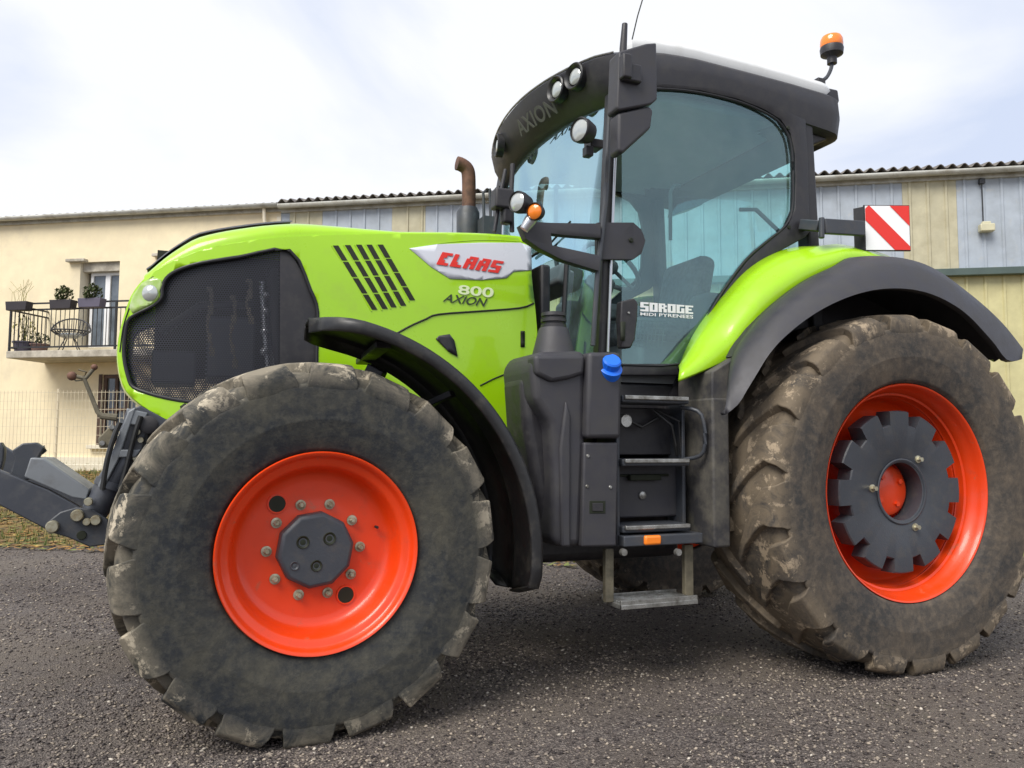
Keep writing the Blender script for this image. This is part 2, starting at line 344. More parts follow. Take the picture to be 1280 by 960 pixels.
# seams, slots, vents
def strip(name, s, fn, w=.006, mat='seam', parent=T):
    p = smoothline([ons(a, b_, fn) for a, b_ in pxs(s)], 3)
    return MB().tube([(q.x, q.y-.0005, q.z) for q in p], w/2, 6).build(name, mat, parent)
ho = ysm(-.007)
strip('bonnet_shut_line', '470,432 508,410 532,399 548,393 600,389 650,385 667,379', ho, .011)
strip('bonnet_shut_line', '600,482 618,473 633,467', ho, .008)
strip('bonnet_crease', '522,309 560,303 610,300 662,303', ho, .004, 'green')
tops = [(419, 306), (434, 305.5), (448, 305), (461, 305), (475, 305)]; bots = [(469, 388), (482, 387), (493, 385), (505, 383), (516, 376)]
for (x0, y0), (x1, y1) in zip(tops, bots):
    b = MB()
    for k in range(4):
        t0, t1 = k/4+.012, (k+1)/4-.012
        q = [ons(x0+(x1-x0)*t0-3.6, y0+(y1-y0)*t0, ho), ons(x0+(x1-x0)*t0+3.2, y0+(y1-y0)*t0, ho), ons(x0+(x1-x0)*t1+3.2, y0+(y1-y0)*t1, ho), ons(x0+(x1-x0)*t1-3.6, y0+(y1-y0)*t1, ho)]
        b.add([(p.x, p.y-.002, p.z) for p in q], [(0, 1, 2, 3)])
    b.build('vent_slot_shade', 'seam', T, smooth=0, solid=.002)  # near-black plates on the panel paint the shade of recessed slots
    L = [ons(x0-4.8, y0+1, ho), ons(x1-4.8, y1+1, ho)]
    MB().tube([(p.x, p.y-.001, p.z) for p in L], .0035, 6).build('air_vent_rib', 'green', T)
sheet(out('544,424 548,420 561,418 567,426 571,446 560,440', ys), ysm(-.012), .05).build('side_air_outlet', 'plastic', T, solid=.006)
sheet(out('650,414 655,414 655,434 650,434', ys), ysm(-.009), .05).build('bonnet_latch', 'seam', T, solid=.004)
sheet(out('225,508 231,504 237,508 234,516 227,516', ys), ysm(-.011), .05).build('nose_plug', 'seam', T, solid=.004)
# badge and lettering
sheet(out('511,311 545,306 600,304 650,304 663,309 664,338 641,340 632,348 600,350.5 562,349 538,334', ys), ysm(-.009), .05).build('maker_badge', 'whiteplate', T, solid=.003)
decal('maker_lettering', bits2d('CLAAS', .28, .9), '545,330.5 626,342 630,327 549,314.5', ysm(-.0115), 'decalred', T)
decal('model_number', text2d('800', .02), '572,367.5 616,372.5 617.5,360 573,356', ysm(-.008), 'decalpale', T)
decal('model_lettering', text2d('AXION', .015, .2), '553,377 607,383.5 609.5,373.5 556,367', ysm(-.008), 'decaldark', T)
# headlight in the nose corner
hl = sheet(out('166,392 162,385 166,370 178,354 192,347 201,350 203,356 199,366 198,373 188,381', ys), ysm(-.010), .04).build('headlight', pm('headlight_lens', (.33, .50, .10), .12, coat=.8, var=.3, c2=(.5, .6, .3), sc2=18), T, solid=.006)
p = ons(187, 366, ysm(-.016)); MB().lathe([(.001, .014), (.02, .012), (.033, .004), (.038, 0)], p, (-.5, -1, 0), 24).build('lamp_lens', 'lens', hl)
strip('headlight_edge', '150,440 154,410 160,390 167,372 178,356 192,346', ho, .008, 'seam', hl)

# ---------------------------------------------------------------- wheels
def lug_tyre(Ro, W, nl, lead, lh, name, mat, parent, rimr, hw, rot0=0, squash=.0):
    """tyre about the local y axis: casing turned as one ring, chevron lugs swept over tread and shoulder"""
    b = MB(); w = W/2; Rb = Ro-lh; rho = .085
    prof = [(rimr+.002, -w+.10), (rimr+.004, -w+.05), (rimr+.02, -w+.028), (rimr+(Rb-rimr)*.28, -w+.007), (rimr+(Rb-rimr)*.40, -w+.002), (rimr+(Rb-rimr)*.40+.004, -w+.0008), (rimr+(Rb-rimr)*.40+.008, -w+.001), (rimr+(Rb-rimr)*.55, -w), (Ro-.128, -w+.0015), (Ro-.108, -w+.004), (Ro-.098, -w+.014), (Rb-.055, -w+.026)]
    rho = .05; sh = [(Rb-rho+rho*math.sin(a), -w+.03+rho*1.1-rho*1.1*math.cos(a)) for a in [PI/2*k/5 for k in range(1, 6)]]
    prof += sh+[(Rb+.012, -w*.4), (Rb+.016, 0)]
    prof += [(r, -y) for r, y in prof[-2::-1]]
    b.lathe(prof, (0, 0, 0), (0, 1, 0), 120)
    rg = random.Random(int(Ro*1000))
    for side in (-1, 1):
        for k in range(nl):
            ph0 = 2*PI*(k+(.5 if side > 0 else 0))/nl+rot0; wear = 1-.12*rg.random(); rows = []
            pitch = 2*PI*Ro/nl; jit = (rg.random()-.5)*.016; cut = .010*rg.random()
            path = []
            for i in range(8):                                # tread: centre line out to the shoulder
                q = i/7; path.append((Ro-.010*q*q, .012+(w-.085)*q, Rb+.008-.01*q*q, .012+(w-.085)*q, lead*(1-q)**1.15, .026+(pitch*.325-.026)*q**1.6))
            cb_ = [(Rb-.01, w-.080), (Rb-.022, w-.062), (Rb-.04, w-.045), (Rb-.055, w-.034), (Rb-.075, w-.022)]
            for (dt, dy, hf), (rb, yb) in zip(((.016, .048, .335), (.027, .024, .35), (.045, .010, .37), (.068, .004, .40), (.092, .002, .44)), cb_):
                path.append((Ro-dt, w-dy, rb, yb, 0, pitch*hf))
            path.append((Ro-.125, w-.0035, Rb-.10, w-.014, 0, pitch*.47))
            for n_, (rt_, yt, rb, yb, dph, half) in enumerate(path):
                ph = ph0+dph; row = []; sq = n_ > 7
                for q, tp in ((-1.06 if not sq else -1, 0), (-.90 if not sq else -.97, 1), (.90 if not sq else .97, 1), (1.06 if not sq else 1, 0)):
                    rr, yy = (rt_-cut*(n_ < 10), yt) if tp else (rb, yb)
                    jj = jit if n_ < 11 else 0
                    f = ph+(q*half+jj)/Ro; row.append((rr*math.cos(f), side*yy, rr*math.sin(f)))
                rows.append(row)
            b.loft(rows, close=False, cap0=True, cap1=True)
    from mathutils import noise as mn
    for v in b.bm.verts:
        r_ = math.hypot(v.co.x, v.co.z)
        if r_ > Ro-.16:
            k_ = min(1, (r_-Ro+.16)/.08); d_ = mn.noise_vector(v.co*7)*.006*k_+mn.noise_vector(v.co*19)*.003*k_; v.co += d_
    return b.build(name, mat, parent, smooth=42, weld=False, bevel=.007)
def ring_pts(r, n, ph=0): return [(r*math.cos(2*PI*k/n+ph), r*math.sin(2*PI*k/n+ph)) for k in range(n)]
def front_wheel(side, rz):
    s = side                                              # -1 near side, +1 far side; local outward axis = s*y
    ofs = .25                                             # lip to wheel centre plane
    ax = (0, s, 0); lip = .3946
    prof = [(lip-.016, -.5), (lip-.018, -.03), (lip-.004, -.02), (lip, -.004), (lip-.004, .004), (lip-.012, .002), (lip-.020, -.012), (lip-.026, -.03), (lip-.034, -.036), (lip-.05, -.038), (lip-.062, -.052), (lip-.072, -.10), (lip-.088, -.128), (lip-.105, -.138), (lip-.125, -.140), (.22, -.142), (.19, -.142), (.17, -.140), (.1, -.140), (.02, -.140)]
    w = MB().lathe([(r, ofs+h) for r, h in prof], (0, 0, 0), ax, 96, cap1=True).build('wheel', 'red', T, smooth=50)
    w.location = (0, s*(1.197-ofs), .726); w.rotation_euler.z = rz
    w.rotation_euler.y = 0
    lug_tyre(.766, .53, 18, .30, .054, 'tyre', 'tyre_front', w, .385, .2, rot0=.13)
    if s > 0: return w
    d = ofs-.140
    b = MB()                                             # faceted hub cap
    a10 = ring_pts(.154, 10, .15); base = [(x, s*(d-.002), z) for x, z in a10]; r2 = [(x*.99, s*(d+.045), z*.99) for x, z in a10]; r3 = [(x*.9, s*(d+.056), z*.9) for x, z in a10]
    b.loft([base, r2, r3], cap1=True); hub = b.build('hub_cap', 'iron', w, smooth=25, bevel=.004)
    for px_, pz_, rr in ((-.055, .035, .02), (.05, .045, .02), (.0, -.06, .017), (-.085, -.055, .012)):
        MB().lathe([(rr+.006, .0), (rr+.004, .004), (rr, .002), (rr*.8, -.001), (.003, .0005)], (px_, s*(d+.0565), pz_), ax, 20, cap1=True).build('hub_dimple', 'seam' if rr > .013 else 'iron', hub)
    for x, z in ring_pts(.187, 10, 0):
        MB().lathe([(.021, 0), (.021, .006), (.014, .007)], (x, s*d, z), ax, 16, cap1=True).lathe([(.013, .005), (.013, .022), (.010, .025)], (x, s*d, z), ax, 6, cap1=True).lathe([(.007, .02), (.007, .034)], (x, s*d, z), ax, 8, cap1=True).build('wheel_nut', 'zinc', w, smooth=20)
    for x, z in ((-.150, .185), (.132, -.192)):
        MB().lathe([(.040, -.002), (.038, .007), (.033, .007), (.031, -.004)], (x, s*d, z), ax, 28).build('hole_rim', 'red', w)
        MB().lathe([(.0325, .005), (.001, .0055)], (x, s*d, z), ax, 28, cap1=True).build('hole_shade_disc', 'seam', w)  # flat black disc paints the dark inside the hole; nothing is cut
    MB().lathe([(.006, 0), (.006, .03), (.004, .034)], (.25, s*(d+.01), .08), ax, 8, cap1=True).build('valve_stem', 'rubber', w)
    return w
front_wheel(-1, .049); front_wheel(1, .049)
def rear_wheel(side):
    s = side; ax = (0, s, 0); lip = .5635; ofs = .27
    prof = [(lip-.02, -.55), (lip-.02, -.03), (lip-.006, -.02), (lip, -.004), (lip-.004, .004), (lip-.009, .003), (lip-.014, -.003), (lip-.022, -.03), (lip-.032, -.06), (lip-.046, -.080), (lip-.047, -.092), (lip-.058, -.098), (lip-.060, -.135), (lip-.066, -.140), (lip-.064, -.150), (lip-.070, -.156), (lip-.074, -.20), (lip-.1, -.235), (lip-.14, -.25), (.3, -.27), (.2, -.28), (.02, -.28)]
    w = MB().lathe([(r, ofs+h) for r, h in prof], (0, 0, 0), ax, 110, cap1=True).build('wheel', 'red', T, smooth=50)
    w.location = (2.98, s*(1.314-ofs), .915)
    lug_tyre(.945, .64, 20, .30, .052, 'tyre', 'tyre_rear', w, .560, .27, rot0=.05)
    # wheel weight: notched iron disc bolted in front of the dish
    b = MB(); N = 240; outr = []
    for k in range(N):
        a = 2*PI*k/N; t = ((a/(2*PI)*12) % 1); outr.append(.352 if abs(t-.5) < .17 else .422)
    def rg(rs, h): return [(rs[k]*math.cos(2*PI*k/N), s*h, rs[k]*math.sin(2*PI*k/N)) for k in range(N)]
    i0 = [.150]*N; f = ofs-.055
    b.loft([rg([.16]*N, f-.12), rg(i0, f-.10), rg(i0, f-.004), rg([.156]*N, f), rg([r-.006 for r in outr], f), rg(outr, f-.006), rg(outr, f-.09), rg([.30]*N, f-.12), rg([.16]*N, f-.12)])
    wt = b.build('wheel_weight', 'iron', w, smooth=35)
    MB().lathe([(.168, .0), (.172, .003), (.166, .006), (.158, .003)], (0, s*f, 0), ax, 48).build('weight_ring', 'iron', wt)
    for x, z in ring_pts(.205, 3, .95):
        MB().lathe([(.02, 0), (.02, .006), (.013, .007)], (x, s*f, z), ax, 16, cap1=True).lathe([(.012, .005), (.012, .03)], (x, s*f, z), ax, 6, cap1=True).build('weight_bolt', 'zinc', wt, smooth=20)
    MB().lathe([(.15, -.1), (.13, -.06), (.11, -.05), (.02, -.05)], (0, s*(f-.03), 0), ax, 40, cap1=True).build('hub', 'red', w)
    for x, z in ring_pts(.085, 4, .6): MB().lathe([(.014, 0), (.014, .012)], (x, s*(f-.08), z), ax, 6, cap1=True).build('wheel_nut', 'red', w, smooth=20)
    for x, z in ring_pts(.33, 12, PI/12): MB().lathe([(.02, 0), (.018, .03)], (x, s*(ofs-.265), z), ax, 6, cap1=True).build('wheel_nut', 'red', w, smooth=20)
    return w
rear_wheel(-1); rear_wheel(1)
# axles and underside
b = MB(); b.tube([(0, -.98, .72), (0, -.6, .72), (0, .98, .72)], [.1, .13, .1], 16); b.box((0, 0, .76), (.3, 1.1, .2)); b.build('front_axle', 'iron', T, bevel=.02)
b = MB(); b.tube([(2.98, -.9, .92), (2.98, -.5, .92), (2.98, .5, .92), (2.98, .9, .92)], [.16, .22, .22, .16], 20); b.box((2.2, 0, .9), (1.9, .55, .55)); b.build('rear_axle', 'iron', T, bevel=.03)
MB().box((1.62, .1, .74), (.95, 1.3, .42)).build('fuel_tank', 'plastic', T, bevel=.05)
def pr(s, y0, y1, name, mat, par, bev=.014):
    pts = [(p.x, p.z) for p in (at(a, c, y0) for a, c in pxs(s))]
    return MB().prism(pts, y0, y1).build(name, mat, par, bevel=bev)
# ---------------------------------------------------------------- front mudguard (turns with the wheel)
def mudguard(s):
    b = MB(); rings = []; a0, a1 = R(91.5), R(-13)
    for k in range(37):
        t = k/36; a = a0+(a1-a0)*t; r = .955-.02*math.sin(PI*t)-.005*t; e = math.sin(min(1, t*9)*PI/2)**.7 if t < .5 else math.sin(min(1, (1-t)*22)*PI/2)**.5
        prf = [(1.20, -.042), (1.207, -.035), (1.21, -.008), (1.20, .008), (1.17, .014), (1.09, .020), (.98, .026), (.9, .005), (.88, .022), (.76, .016), (.66, .008), (.635, -.005), (.625, -.055)]
        mid = .92; rings.append([((r+dr)*math.cos(a), s*(mid+(y-mid)*(.25+.75*e)), .70+(r+dr)*math.sin(a)) for y, dr in prf])
    return b.loft(rings, close=False).build('front_mudguard', 'gloss', T, smooth=50, solid=.009)
mg = mudguard(-1); mudguard(1)
b = MB(); b.bar((.32, -.75, 1.5), (.16, -.62, 1.1), .05, .09); b.bar((.3, -.95, 1.585), (.3, -.5, 1.55), .07, .03); b.bar((.62, -.95, 1.38), (.3, -.62, 1.2), .05, .03); b.build('mudguard_bracket', 'plastic', T, bevel=.006)
MB().box((.02, -.5, 1.25), (.16, .1, .3)).build('axle_cover', 'plastic', T, bevel=.02)
# ---------------------------------------------------------------- rear mudguard
def rs(pts, n):
    pts = [Vector(p) for p in pts]; L = [0]
    for i in range(1, len(pts)): L.append(L[-1]+(pts[i]-pts[i-1]).length)
    o = []
    for k in range(n):
        t = L[-1]*k/(n-1); i = 0
        while i < len(L)-2 and L[i+1] < t: i += 1
        o.append(pts[i].lerp(pts[i+1], (t-L[i])/max(1e-9, L[i+1]-L[i])))
    return o
def cv(s, Y, ext=()): return rs(smoothline([at(a, b_, Y) for a, b_ in pxs(s)]+[Vector((x, Y, z)) for x, z in ext], 5), 60)
G0 = cv('848,462 870,415 900,375 935,337 975,315 1020,309 1060,316', -.84, ((3.35, 2.25), (3.65, 2.08), (3.88, 1.85), (4.0, 1.66)))
G1g = cv('848,476 880,463 910,448 926,425 955,390 1000,355 1040,335 1068,323', -1.06, ((3.25, 2.15), (3.55, 2.02), (3.82, 1.83), (3.98, 1.66)))
G1 = cv('914,446 926,425 955,390 1000,355 1040,335 1068,323', -1.06, ((3.25, 2.15), (3.55, 2.02), (3.82, 1.83), (3.98, 1.66)))
F1 = cv('910,482 920,455 936,432 968,395 1010,362 1050,340 1085,327 1120,323 1165,336 1212,369 1250,403 1277,436', -1.23)
F2 = cv('906,517 922,504 938,478 972,428 1028,385 1090,362 1150,363 1200,386 1238,424 1258,449 1276,449', -1.33)
def arcs(sg, f): return [Vector((p.x, p.y*-1 if sg > 0 else p.y, p.z)) for p in f]
for sg in (-1, 1):
    g0, g1, f1, f2, gg = (arcs(sg, f) for f in (G0, G1, F1, F2, G1g))
    n = 46
    mids = lambda a, c, t, bul: [p.lerp(q, t)+Vector((0, sg*bul*.4, bul)) for p, q in zip(a, c)]
    MB().loft([g0, mids(g0, gg, .35, .035), mids(g0, gg, .7, .03), gg], close=False).build('rear_mudguard', 'green', T, smooth=50, solid=.016)
    MB().loft([g1, mids(g1, f1, .5, .015), f1, mids(f1, f2, .35, .012), mids(f1, f2, .75, .006), f2, [q+Vector((0, -sg*.03, -.0)) for q in f2]], close=False).build('mudguard_flare', 'flare', T, smooth=50, solid=.014)
    b = MB(); prl = [(2.98+1.21*math.cos(R(a)), .93+1.21*math.sin(R(a))) for a in range(28, 162, 6)]+[(1.85, .75), (3.3, .75)]
    b.prism(prl, sg*.80, sg*.775).build('inner_mudguard', 'plastic', T)
MB().prism([(2.98+r*math.cos(R(a)), .93+r*math.sin(R(a))) for r, a in [(1.16, q) for q in range(40, 150, 5)]+[(1.13, q) for q in range(145, 35, -5)]], -.8, -1.2).build('mudguard_lining', 'plastic', T)
b = MB(); b.box((1.945, -.975, 1.02), (.10, .31, .73)); b.build('mudguard_front_panel', 'dusty', T, bevel=.012)
pr('890,464 913,450 934,434 930,470 910,512 904,502 890,502', -1.12, -.82, 'mudguard_corner', 'dusty', T, .01)
# ---------------------------------------------------------------- cab
YC = -.82
def ribbon(si, so, Y, name, mat, solid=.05, bevel=.008, par=None, yo=None):
    A = [at(a, c, Y) for a, c in pxs(si)]; B = [at(a, c, Y if yo is None else yo) for a, c in pxs(so)]
    return MB().loft([A, B], close=False).build(name, mat, par or T, smooth=50, solid=solid, bevel=bevel)
def mir(o):
    c = o.copy(); c.data = o.data.copy(); col.objects.link(c); c.parent = o.parent
    for v in c.data.vertices: v.co.y *= -1
    c.data.flip_normals()
    for ch in list(o.children):
        d = mir(ch); d.parent = c
    return c
door_out = '776,455 850,455 866,430 880,402 903,364 931,325 962,299 982,282 990,262 991,225 990,192 985,169 972,151 950,138 920,126 870,115 820,111 776,115'
dg = sheet(out(door_out, YC), lambda x, z: YC-.02*max(0, 1-((x-2.1)/.75)**2), .12).build('door_glass', 'glass', T, smooth=60)
fr_i = '775,456 850,455 868,426 882,400 904,363 932,325 958,302 981,283 990,262 991,225 990,192 985,169 972,151 950,138 919,126 870,115 820,111 775,115'
fr_o = '775,470 856,470 877,430 892,405 913,371 942,333 970,316 1003,298 1010,290 1008,262 1007,225 1006,192 1004,150 985,128 955,116 925,106 870,98 820,95 775,96'
df = ribbon(fr_i, fr_o, YC-.005, 'door_frame', 'plastic', .05)
MB().tube(smoothline([at(a, c, YC-.028) for a, c in pxs(fr_i)], 3), .007, 6).build('door_seal', 'rubber', T)
mir(dg); mir(df)
for a, c in ((985, 160), (986, 284)):
    p = at(a, c, YC-.03); MB().lathe([(.012, 0), (.01, .006)], p, (0, -1, 0), 12, cap1=True).build('frame_bolt', 'seam', df)
p0, p1 = at(765, 118, YC), at(750, 452, YC)
pa = MB().bar(p0, p1, .055, .07, up=(0, 1, 0)).build('front_pillar', 'gloss', T, bevel=.012); mir(pa)
ra = MB().tube([at(763, 128, -.90), at(757, 250, -.90), at(747, 340, -.90), at(741, 432, -.90)], .013, 10).build('mirror_rail', 'iron', T)
MB().tube([at(772, 128, -.87), at(767, 250, -.87), at(760, 440, -.87)], .007, 8).build('pillar_trim', 'silver', T)
# windscreen, rear window, rear body
def xw(y, z): return 1.51-.11*(1-min(1, abs(y)/.8)**2)+.06*(z-2.2)
b = MB(); b.loft([[(xw(y, z), y, z) for y in [(-.79+1.58*i/20) for i in range(21)]] for z in [2.2+.84*k/6 for k in range(7)]], close=False)
b.build('windscreen', 'wglass', T, smooth=60)
for sg in (-1, 1):
    MB().loft([[(xw(sg*y, z)+0, sg*y, z) for y in [.46+.33*i/6 for i in range(7)]] for z in (1.62, 1.9, 2.2)], close=False).build('lower_windscreen', 'wglass', T, smooth=60)
    MB().tube([(xw(sg*.46, 2.2)-.004, sg*.46, 2.2), (xw(sg*.46, 1.9)-.004, sg*.46, 1.9), (xw(sg*.46, 1.61)-.004, sg*.46, 1.61), (xw(sg*.6, 1.6), sg*.6, 1.6), (xw(sg*.79, 1.61), sg*.79, 1.61)], .014, 6).build('windscreen_seal', 'rubber', T)
MB().loft([[(2.84, -.76, 2.15), (2.84, .76, 2.15)], [(2.80, -.76, 3.03), (2.80, .76, 3.03)]], close=False).build('rear_window', 'glass', T)
for sg in (-1, 1): MB().bar((2.86, sg*.79, 1.6), (2.8, sg*.79, 3.08), .08, .10, up=(0, 1, 0)).build('rear_pillar', 'plastic', T, bevel=.015)
b = MB(); b.box((2.10, 0, 1.30), (1.35, 1.56, .34)); b.box((2.84, 0, 1.85), (.06, 1.5, .62)); b.box((1.33, 0, 1.70), (.06, .80, .9)); b.build('cab_body', 'plastic', T, bevel=.015)
MB().box((2.1, 0, 1.505), (1.4, 1.56, .06)).build('cab_floor', 'interior', T)
MB().box((2.15, 0, 3.06), (1.3, 1.5, .05)).build('headliner', 'headliner', T, bevel=.02)
# cab interior
b = MB(); b.box((2.25, .0, 1.86), (.50, .50, .14)); b.box((2.50, 0, 2.10), (.13, .46, .52), Matrix.Rotation(R(12), 3, 'Y'))
seat = b.build('seat', 'seat', T, bevel=.05)
MB().box((2.25, 0, 1.66), (.4, .4, .30)).build('seat_base', 'interior', seat, bevel=.03)
MB().box((2.2, .36, 2.04), (.5, .12, .08), Matrix.Rotation(R(-6), 3, 'Y')).box((2.0, .38, 2.14), (.06, .06, .14)).build('armrest', 'interior', seat, bevel=.02)
MB().box((2.3, .62, 1.85), (.8, .2, .6)).build('side_console', 'interior', T, bevel=.04)
MB().box((2.42, -.62, 1.8), (.5, .2, .42)).build('storage_console', 'interior', T, bevel=.04)
b = MB(); b.bar((1.62, 0, 1.5), (1.90, 0, 2.20), .16, .14, up=(0, 1, 0)); sc_ = b.build('steering_column', 'interior', T, bevel=.03)
c = Vector((1.96, 0, 2.27)); ax = Vector((.62, 0, .78)).normalized(); u = Vector((0, 1, 0)); v = ax.cross(u)
b = MB(); b.tube([c+(u*math.cos(2*PI*k/32)+v*math.sin(2*PI*k/32))*.205 for k in range(33)], .015, 8, cap=False)
for k in (0, 1, 2): b.tube([c, c+(u*math.cos(2.1*k+.5)+v*math.sin(2.1*k+.5))*.2], .012, 6)
b.sphere(c, .05, 6); b.build('steering_wheel', 'interior', T)
MB().box((1.58, .0, 2.14), (.16, .44, .14), Matrix.Rotation(R(20), 3, 'Y')).build('dashboard', 'interior', T, bevel=.03)
MB().box((1.72, .66, 2.16), (.04, .22, .16)).tube([(1.74, .7, 2.1), (1.78, .74, 1.8)], .015).build('display_screen', 'interior', T, bevel=.008)
b = MB(); b.tube([(1.95, .77, 1.6), (1.95, .77, 2.0), (1.98, .74, 2.2), (1.93, .76, 2.5), (1.94, .77, 3.0)], .016); b.build('far_door_post', 'interior', T)
b = MB(); b.tube([at(838, 300, -.74), at(838, 240, -.74), at(842, 232, -.74), at(850, 232, -.74)], .010); b.tube([at(925, 262, -.74), at(945, 262, -.74), at(985, 300, -.74)], .012); b.build('grab_handle', 'interior', T)
# door furniture
b = MB(); b.prism([(p.x, p.z) for p in (at(a, c, -.86) for a, c in pxs('772,378 788,374 793,380 792,400 789,425 784,436 773,436 771,400'))], -.845, -.90)
dh = b.build('door_handle', 'plastic', T, bevel=.008)
sheet(out('776,402 782,402 781,426 776,426', -.905), lambda x, z: -.903, .1).build('handle_recess', 'seam', dh, solid=.003)
p = at(786, 391, -.905); MB().lathe([(.007, 0), (.005, .004)], p, (0, -1, 0), 12, cap1=True).build('key_lock', 'steel', dh)
sheet(out('745,279 790,279 800,288 805,301 800,318 790,325 745,325', -.87), lambda x, z: -.87, .1).build('hinge_cover', 'flare', T, solid=.03, bevel=.012)
p = at(789, 300, -.89); MB().lathe([(.014, 0), (.010, .006)], p, (0, -1, 0), 12, cap1=True).build('hinge_bolt', 'seam', T)
YG = lambda x, z: YC-.02*max(0, 1-((x-2.1)/.75)**2)-.002
decal('dealer_lettering', bits2d('SOROGE', 0, .55), '800,389 866,392.6 866,382.4 800,377.4', YG, 'decalwhite', T)
decal('dealer_subtitle', text2d('MIDI PYRENEES', .02, 0, 1.05), '800,394.3 866,398.4 866,394 800,390.6', YG, 'decalwhite', T)
b = MB()
for k in range(9): b.bar(at(793+k*4.6, 398+k, -.7), at(790+k*4.6, 432+k, -.7), .004, .004)
for k in range(5): b.bar(at(792, 400+k*8, -.7), at(832, 403+k*8, -.7), .004, .004)
b.build('storage_net', 'interior', T)
# ---------------------------------------------------------------- roof
def fx(y): return 1.45-.16*(1-(min(.86, abs(y))/.86)**2.0)
def outline(n=96):
    P = []
    def add(x, y): P.append((x, y))
    for i in range(25):                                   # front edge from near (-y) to far, bulging forward
        y = -.86+1.72*i/24; add(fx(y)+(.05*max(0, (abs(y)-.78)/.08)**2), y)
    for i in range(1, 14): add(1.435+.06+1.5*i/14, .86)
    for i in range(6): a = PI/2*i/5; add(2.97+.13*math.sin(a), .73+.13*math.cos(a))
    for i in range(6): a = PI/2*i/5; add(2.97+.13*math.cos(a), -.73-.13*math.sin(a))
    for i in range(13, 0, -1): add(1.435+.06+1.5*i/14, -.86)
    return P
OL = outline()
def ztop(x): return np.interp(x, [1.2, 1.45, 1.6, 1.8, 2.0, 2.4, 2.7, 3.1], [3.18, 3.20, 3.235, 3.265, 3.275, 3.262, 3.25, 3.225])
def zbot(x): return np.interp(x, [1.2, 1.45, 1.6, 1.8, 2.2, 2.5, 2.75, 3.1], [2.93, 2.93, 2.97, 3.04, 3.08, 3.06, 3.0, 2.96])
def rring(ins, z, sh=0, cr=.05): 
    r = []
    for x, y in OL:
        cx_, cy_ = 2.25, 0; k = 1-ins/.85; X = cx_+(x-cx_)*k; fr_ = max(0, min(1, (1.75-x)/.3)); r.append((X+sh*fr_, y*k, z(x)+cr*(1-(y/.86)**2)*(.25+.75*fr_)))
    return r
b = MB(); b.loft([rring(.34, lambda x: 3.0+.04*(x > 1.7)), rring(.12, lambda x: zbot(x)+.03, .12), rring(.05, lambda x: zbot(x), .11), rring(.012, lambda x: zbot(x)+.02, .10), rring(.0, lambda x: (zbot(x)+ztop(x))/2, .045), rring(.006, lambda x: ztop(x)-.03, .01), rring(.03, lambda x: ztop(x)-.006), rring(.07, lambda x: ztop(x)+.004), rring(.3, lambda x: ztop(x)+.01)], cap1=True)
roof = b.build('roof', 'plastic', T, smooth=45)
b = MB(); b.loft([[(max(p[0], 1.64), p[1], p[2]) for p in rr] for rr in (rring(.05, lambda x: ztop(x)), rring(.035, lambda x: ztop(x)+.04), rring(.045, lambda x: ztop(x)+.07), rring(.10, lambda x: ztop(x)+.095), rring(.4, lambda x: ztop(x)+.13))], cap1=True)
b.build('roof_shell', 'white', roof, smooth=50)
b = MB(); b.tube([(p[0], p[1], p[2]) for p in rring(.018, lambda x: ztop(x)-.012)[:26]], .006, 6).build('visor_trim', 'steel', roof)
b = MB(); b.prism([(p.x, p.z) for p in (at(a, c, -.80) for a, c in pxs('1005,118 1020,106 1048,112 1050,126 1047,132 1048,169 1006,185'))], -.80, -.60); b.build('rear_lamp_housing', 'plastic', roof, bevel=.012)
b = MB(); b.prism([(3.0, 3.25), (3.12, 3.22), (3.1, 2.98), (2.9, 2.9)], .80, .60); b.build('rear_lamp_housing', 'plastic', roof, bevel=.012)
def onvisor(px, py):
    v = ray(px, py); lo, hi = .5, 9.; f = lambda t: (CAM.x+v.x*t/F)-fx(CAM.y+v.y*t/F)-.045
    ts = np.linspace(3.2, 5.6, 400); pr = None
    for t in ts:
        p = CAM+v*(t/F)
        if abs(p.y) > .95: continue
        s = f(t)
        if pr is not None and (s > 0) != (pr > 0): return p
        pr = s
    return CAM+v*(4.2/F)
def vnorm(y):
    d = .01; t = Vector((fx(y+d)-fx(y-d), 2*d, 0)).normalized(); return Vector((-t.y, t.x, 0))
for a, c in ((725, 97), (702, 113), (628, 183)):
    p = onvisor(a, c); n = vnorm(p.y); p = p+Vector((-.030, 0, 0))
    rl = MB().lathe([(.074, -.03), (.074, .012), (.068, .018), (.056, .010), (.050, -.002), (.046, -.018)], p, n, 28).build('roof_light', 'gloss', roof)
    MB().lathe([(.044, .002), (.032, .010), (.001, .014)], p, n, 24, cap1=True).build('lamp_lens', 'lens', rl)
vs, fs = text2d('AXION', .02, 0, 1.1); q = [onvisor(a, c) for a, c in pxs('650,171 696,141 688,125 650,150')]
# lettering on the visor: laid along its curved front face
ya, yb = q[0].y, q[1].y; za, zb = q[0].z, q[1].z; hgt = .085; P = []
for u, w_ in vs:
    y = ya+(yb-ya)*u; n = vnorm(y); P.append((fx(y)+.045+.045*(.5-w_)-.012, y, za+(zb-za)*u+hgt*w_))
b = MB(); b.add(P, fs); b.build('visor_lettering', 'lettergrey', roof, smooth=0, solid=.002)
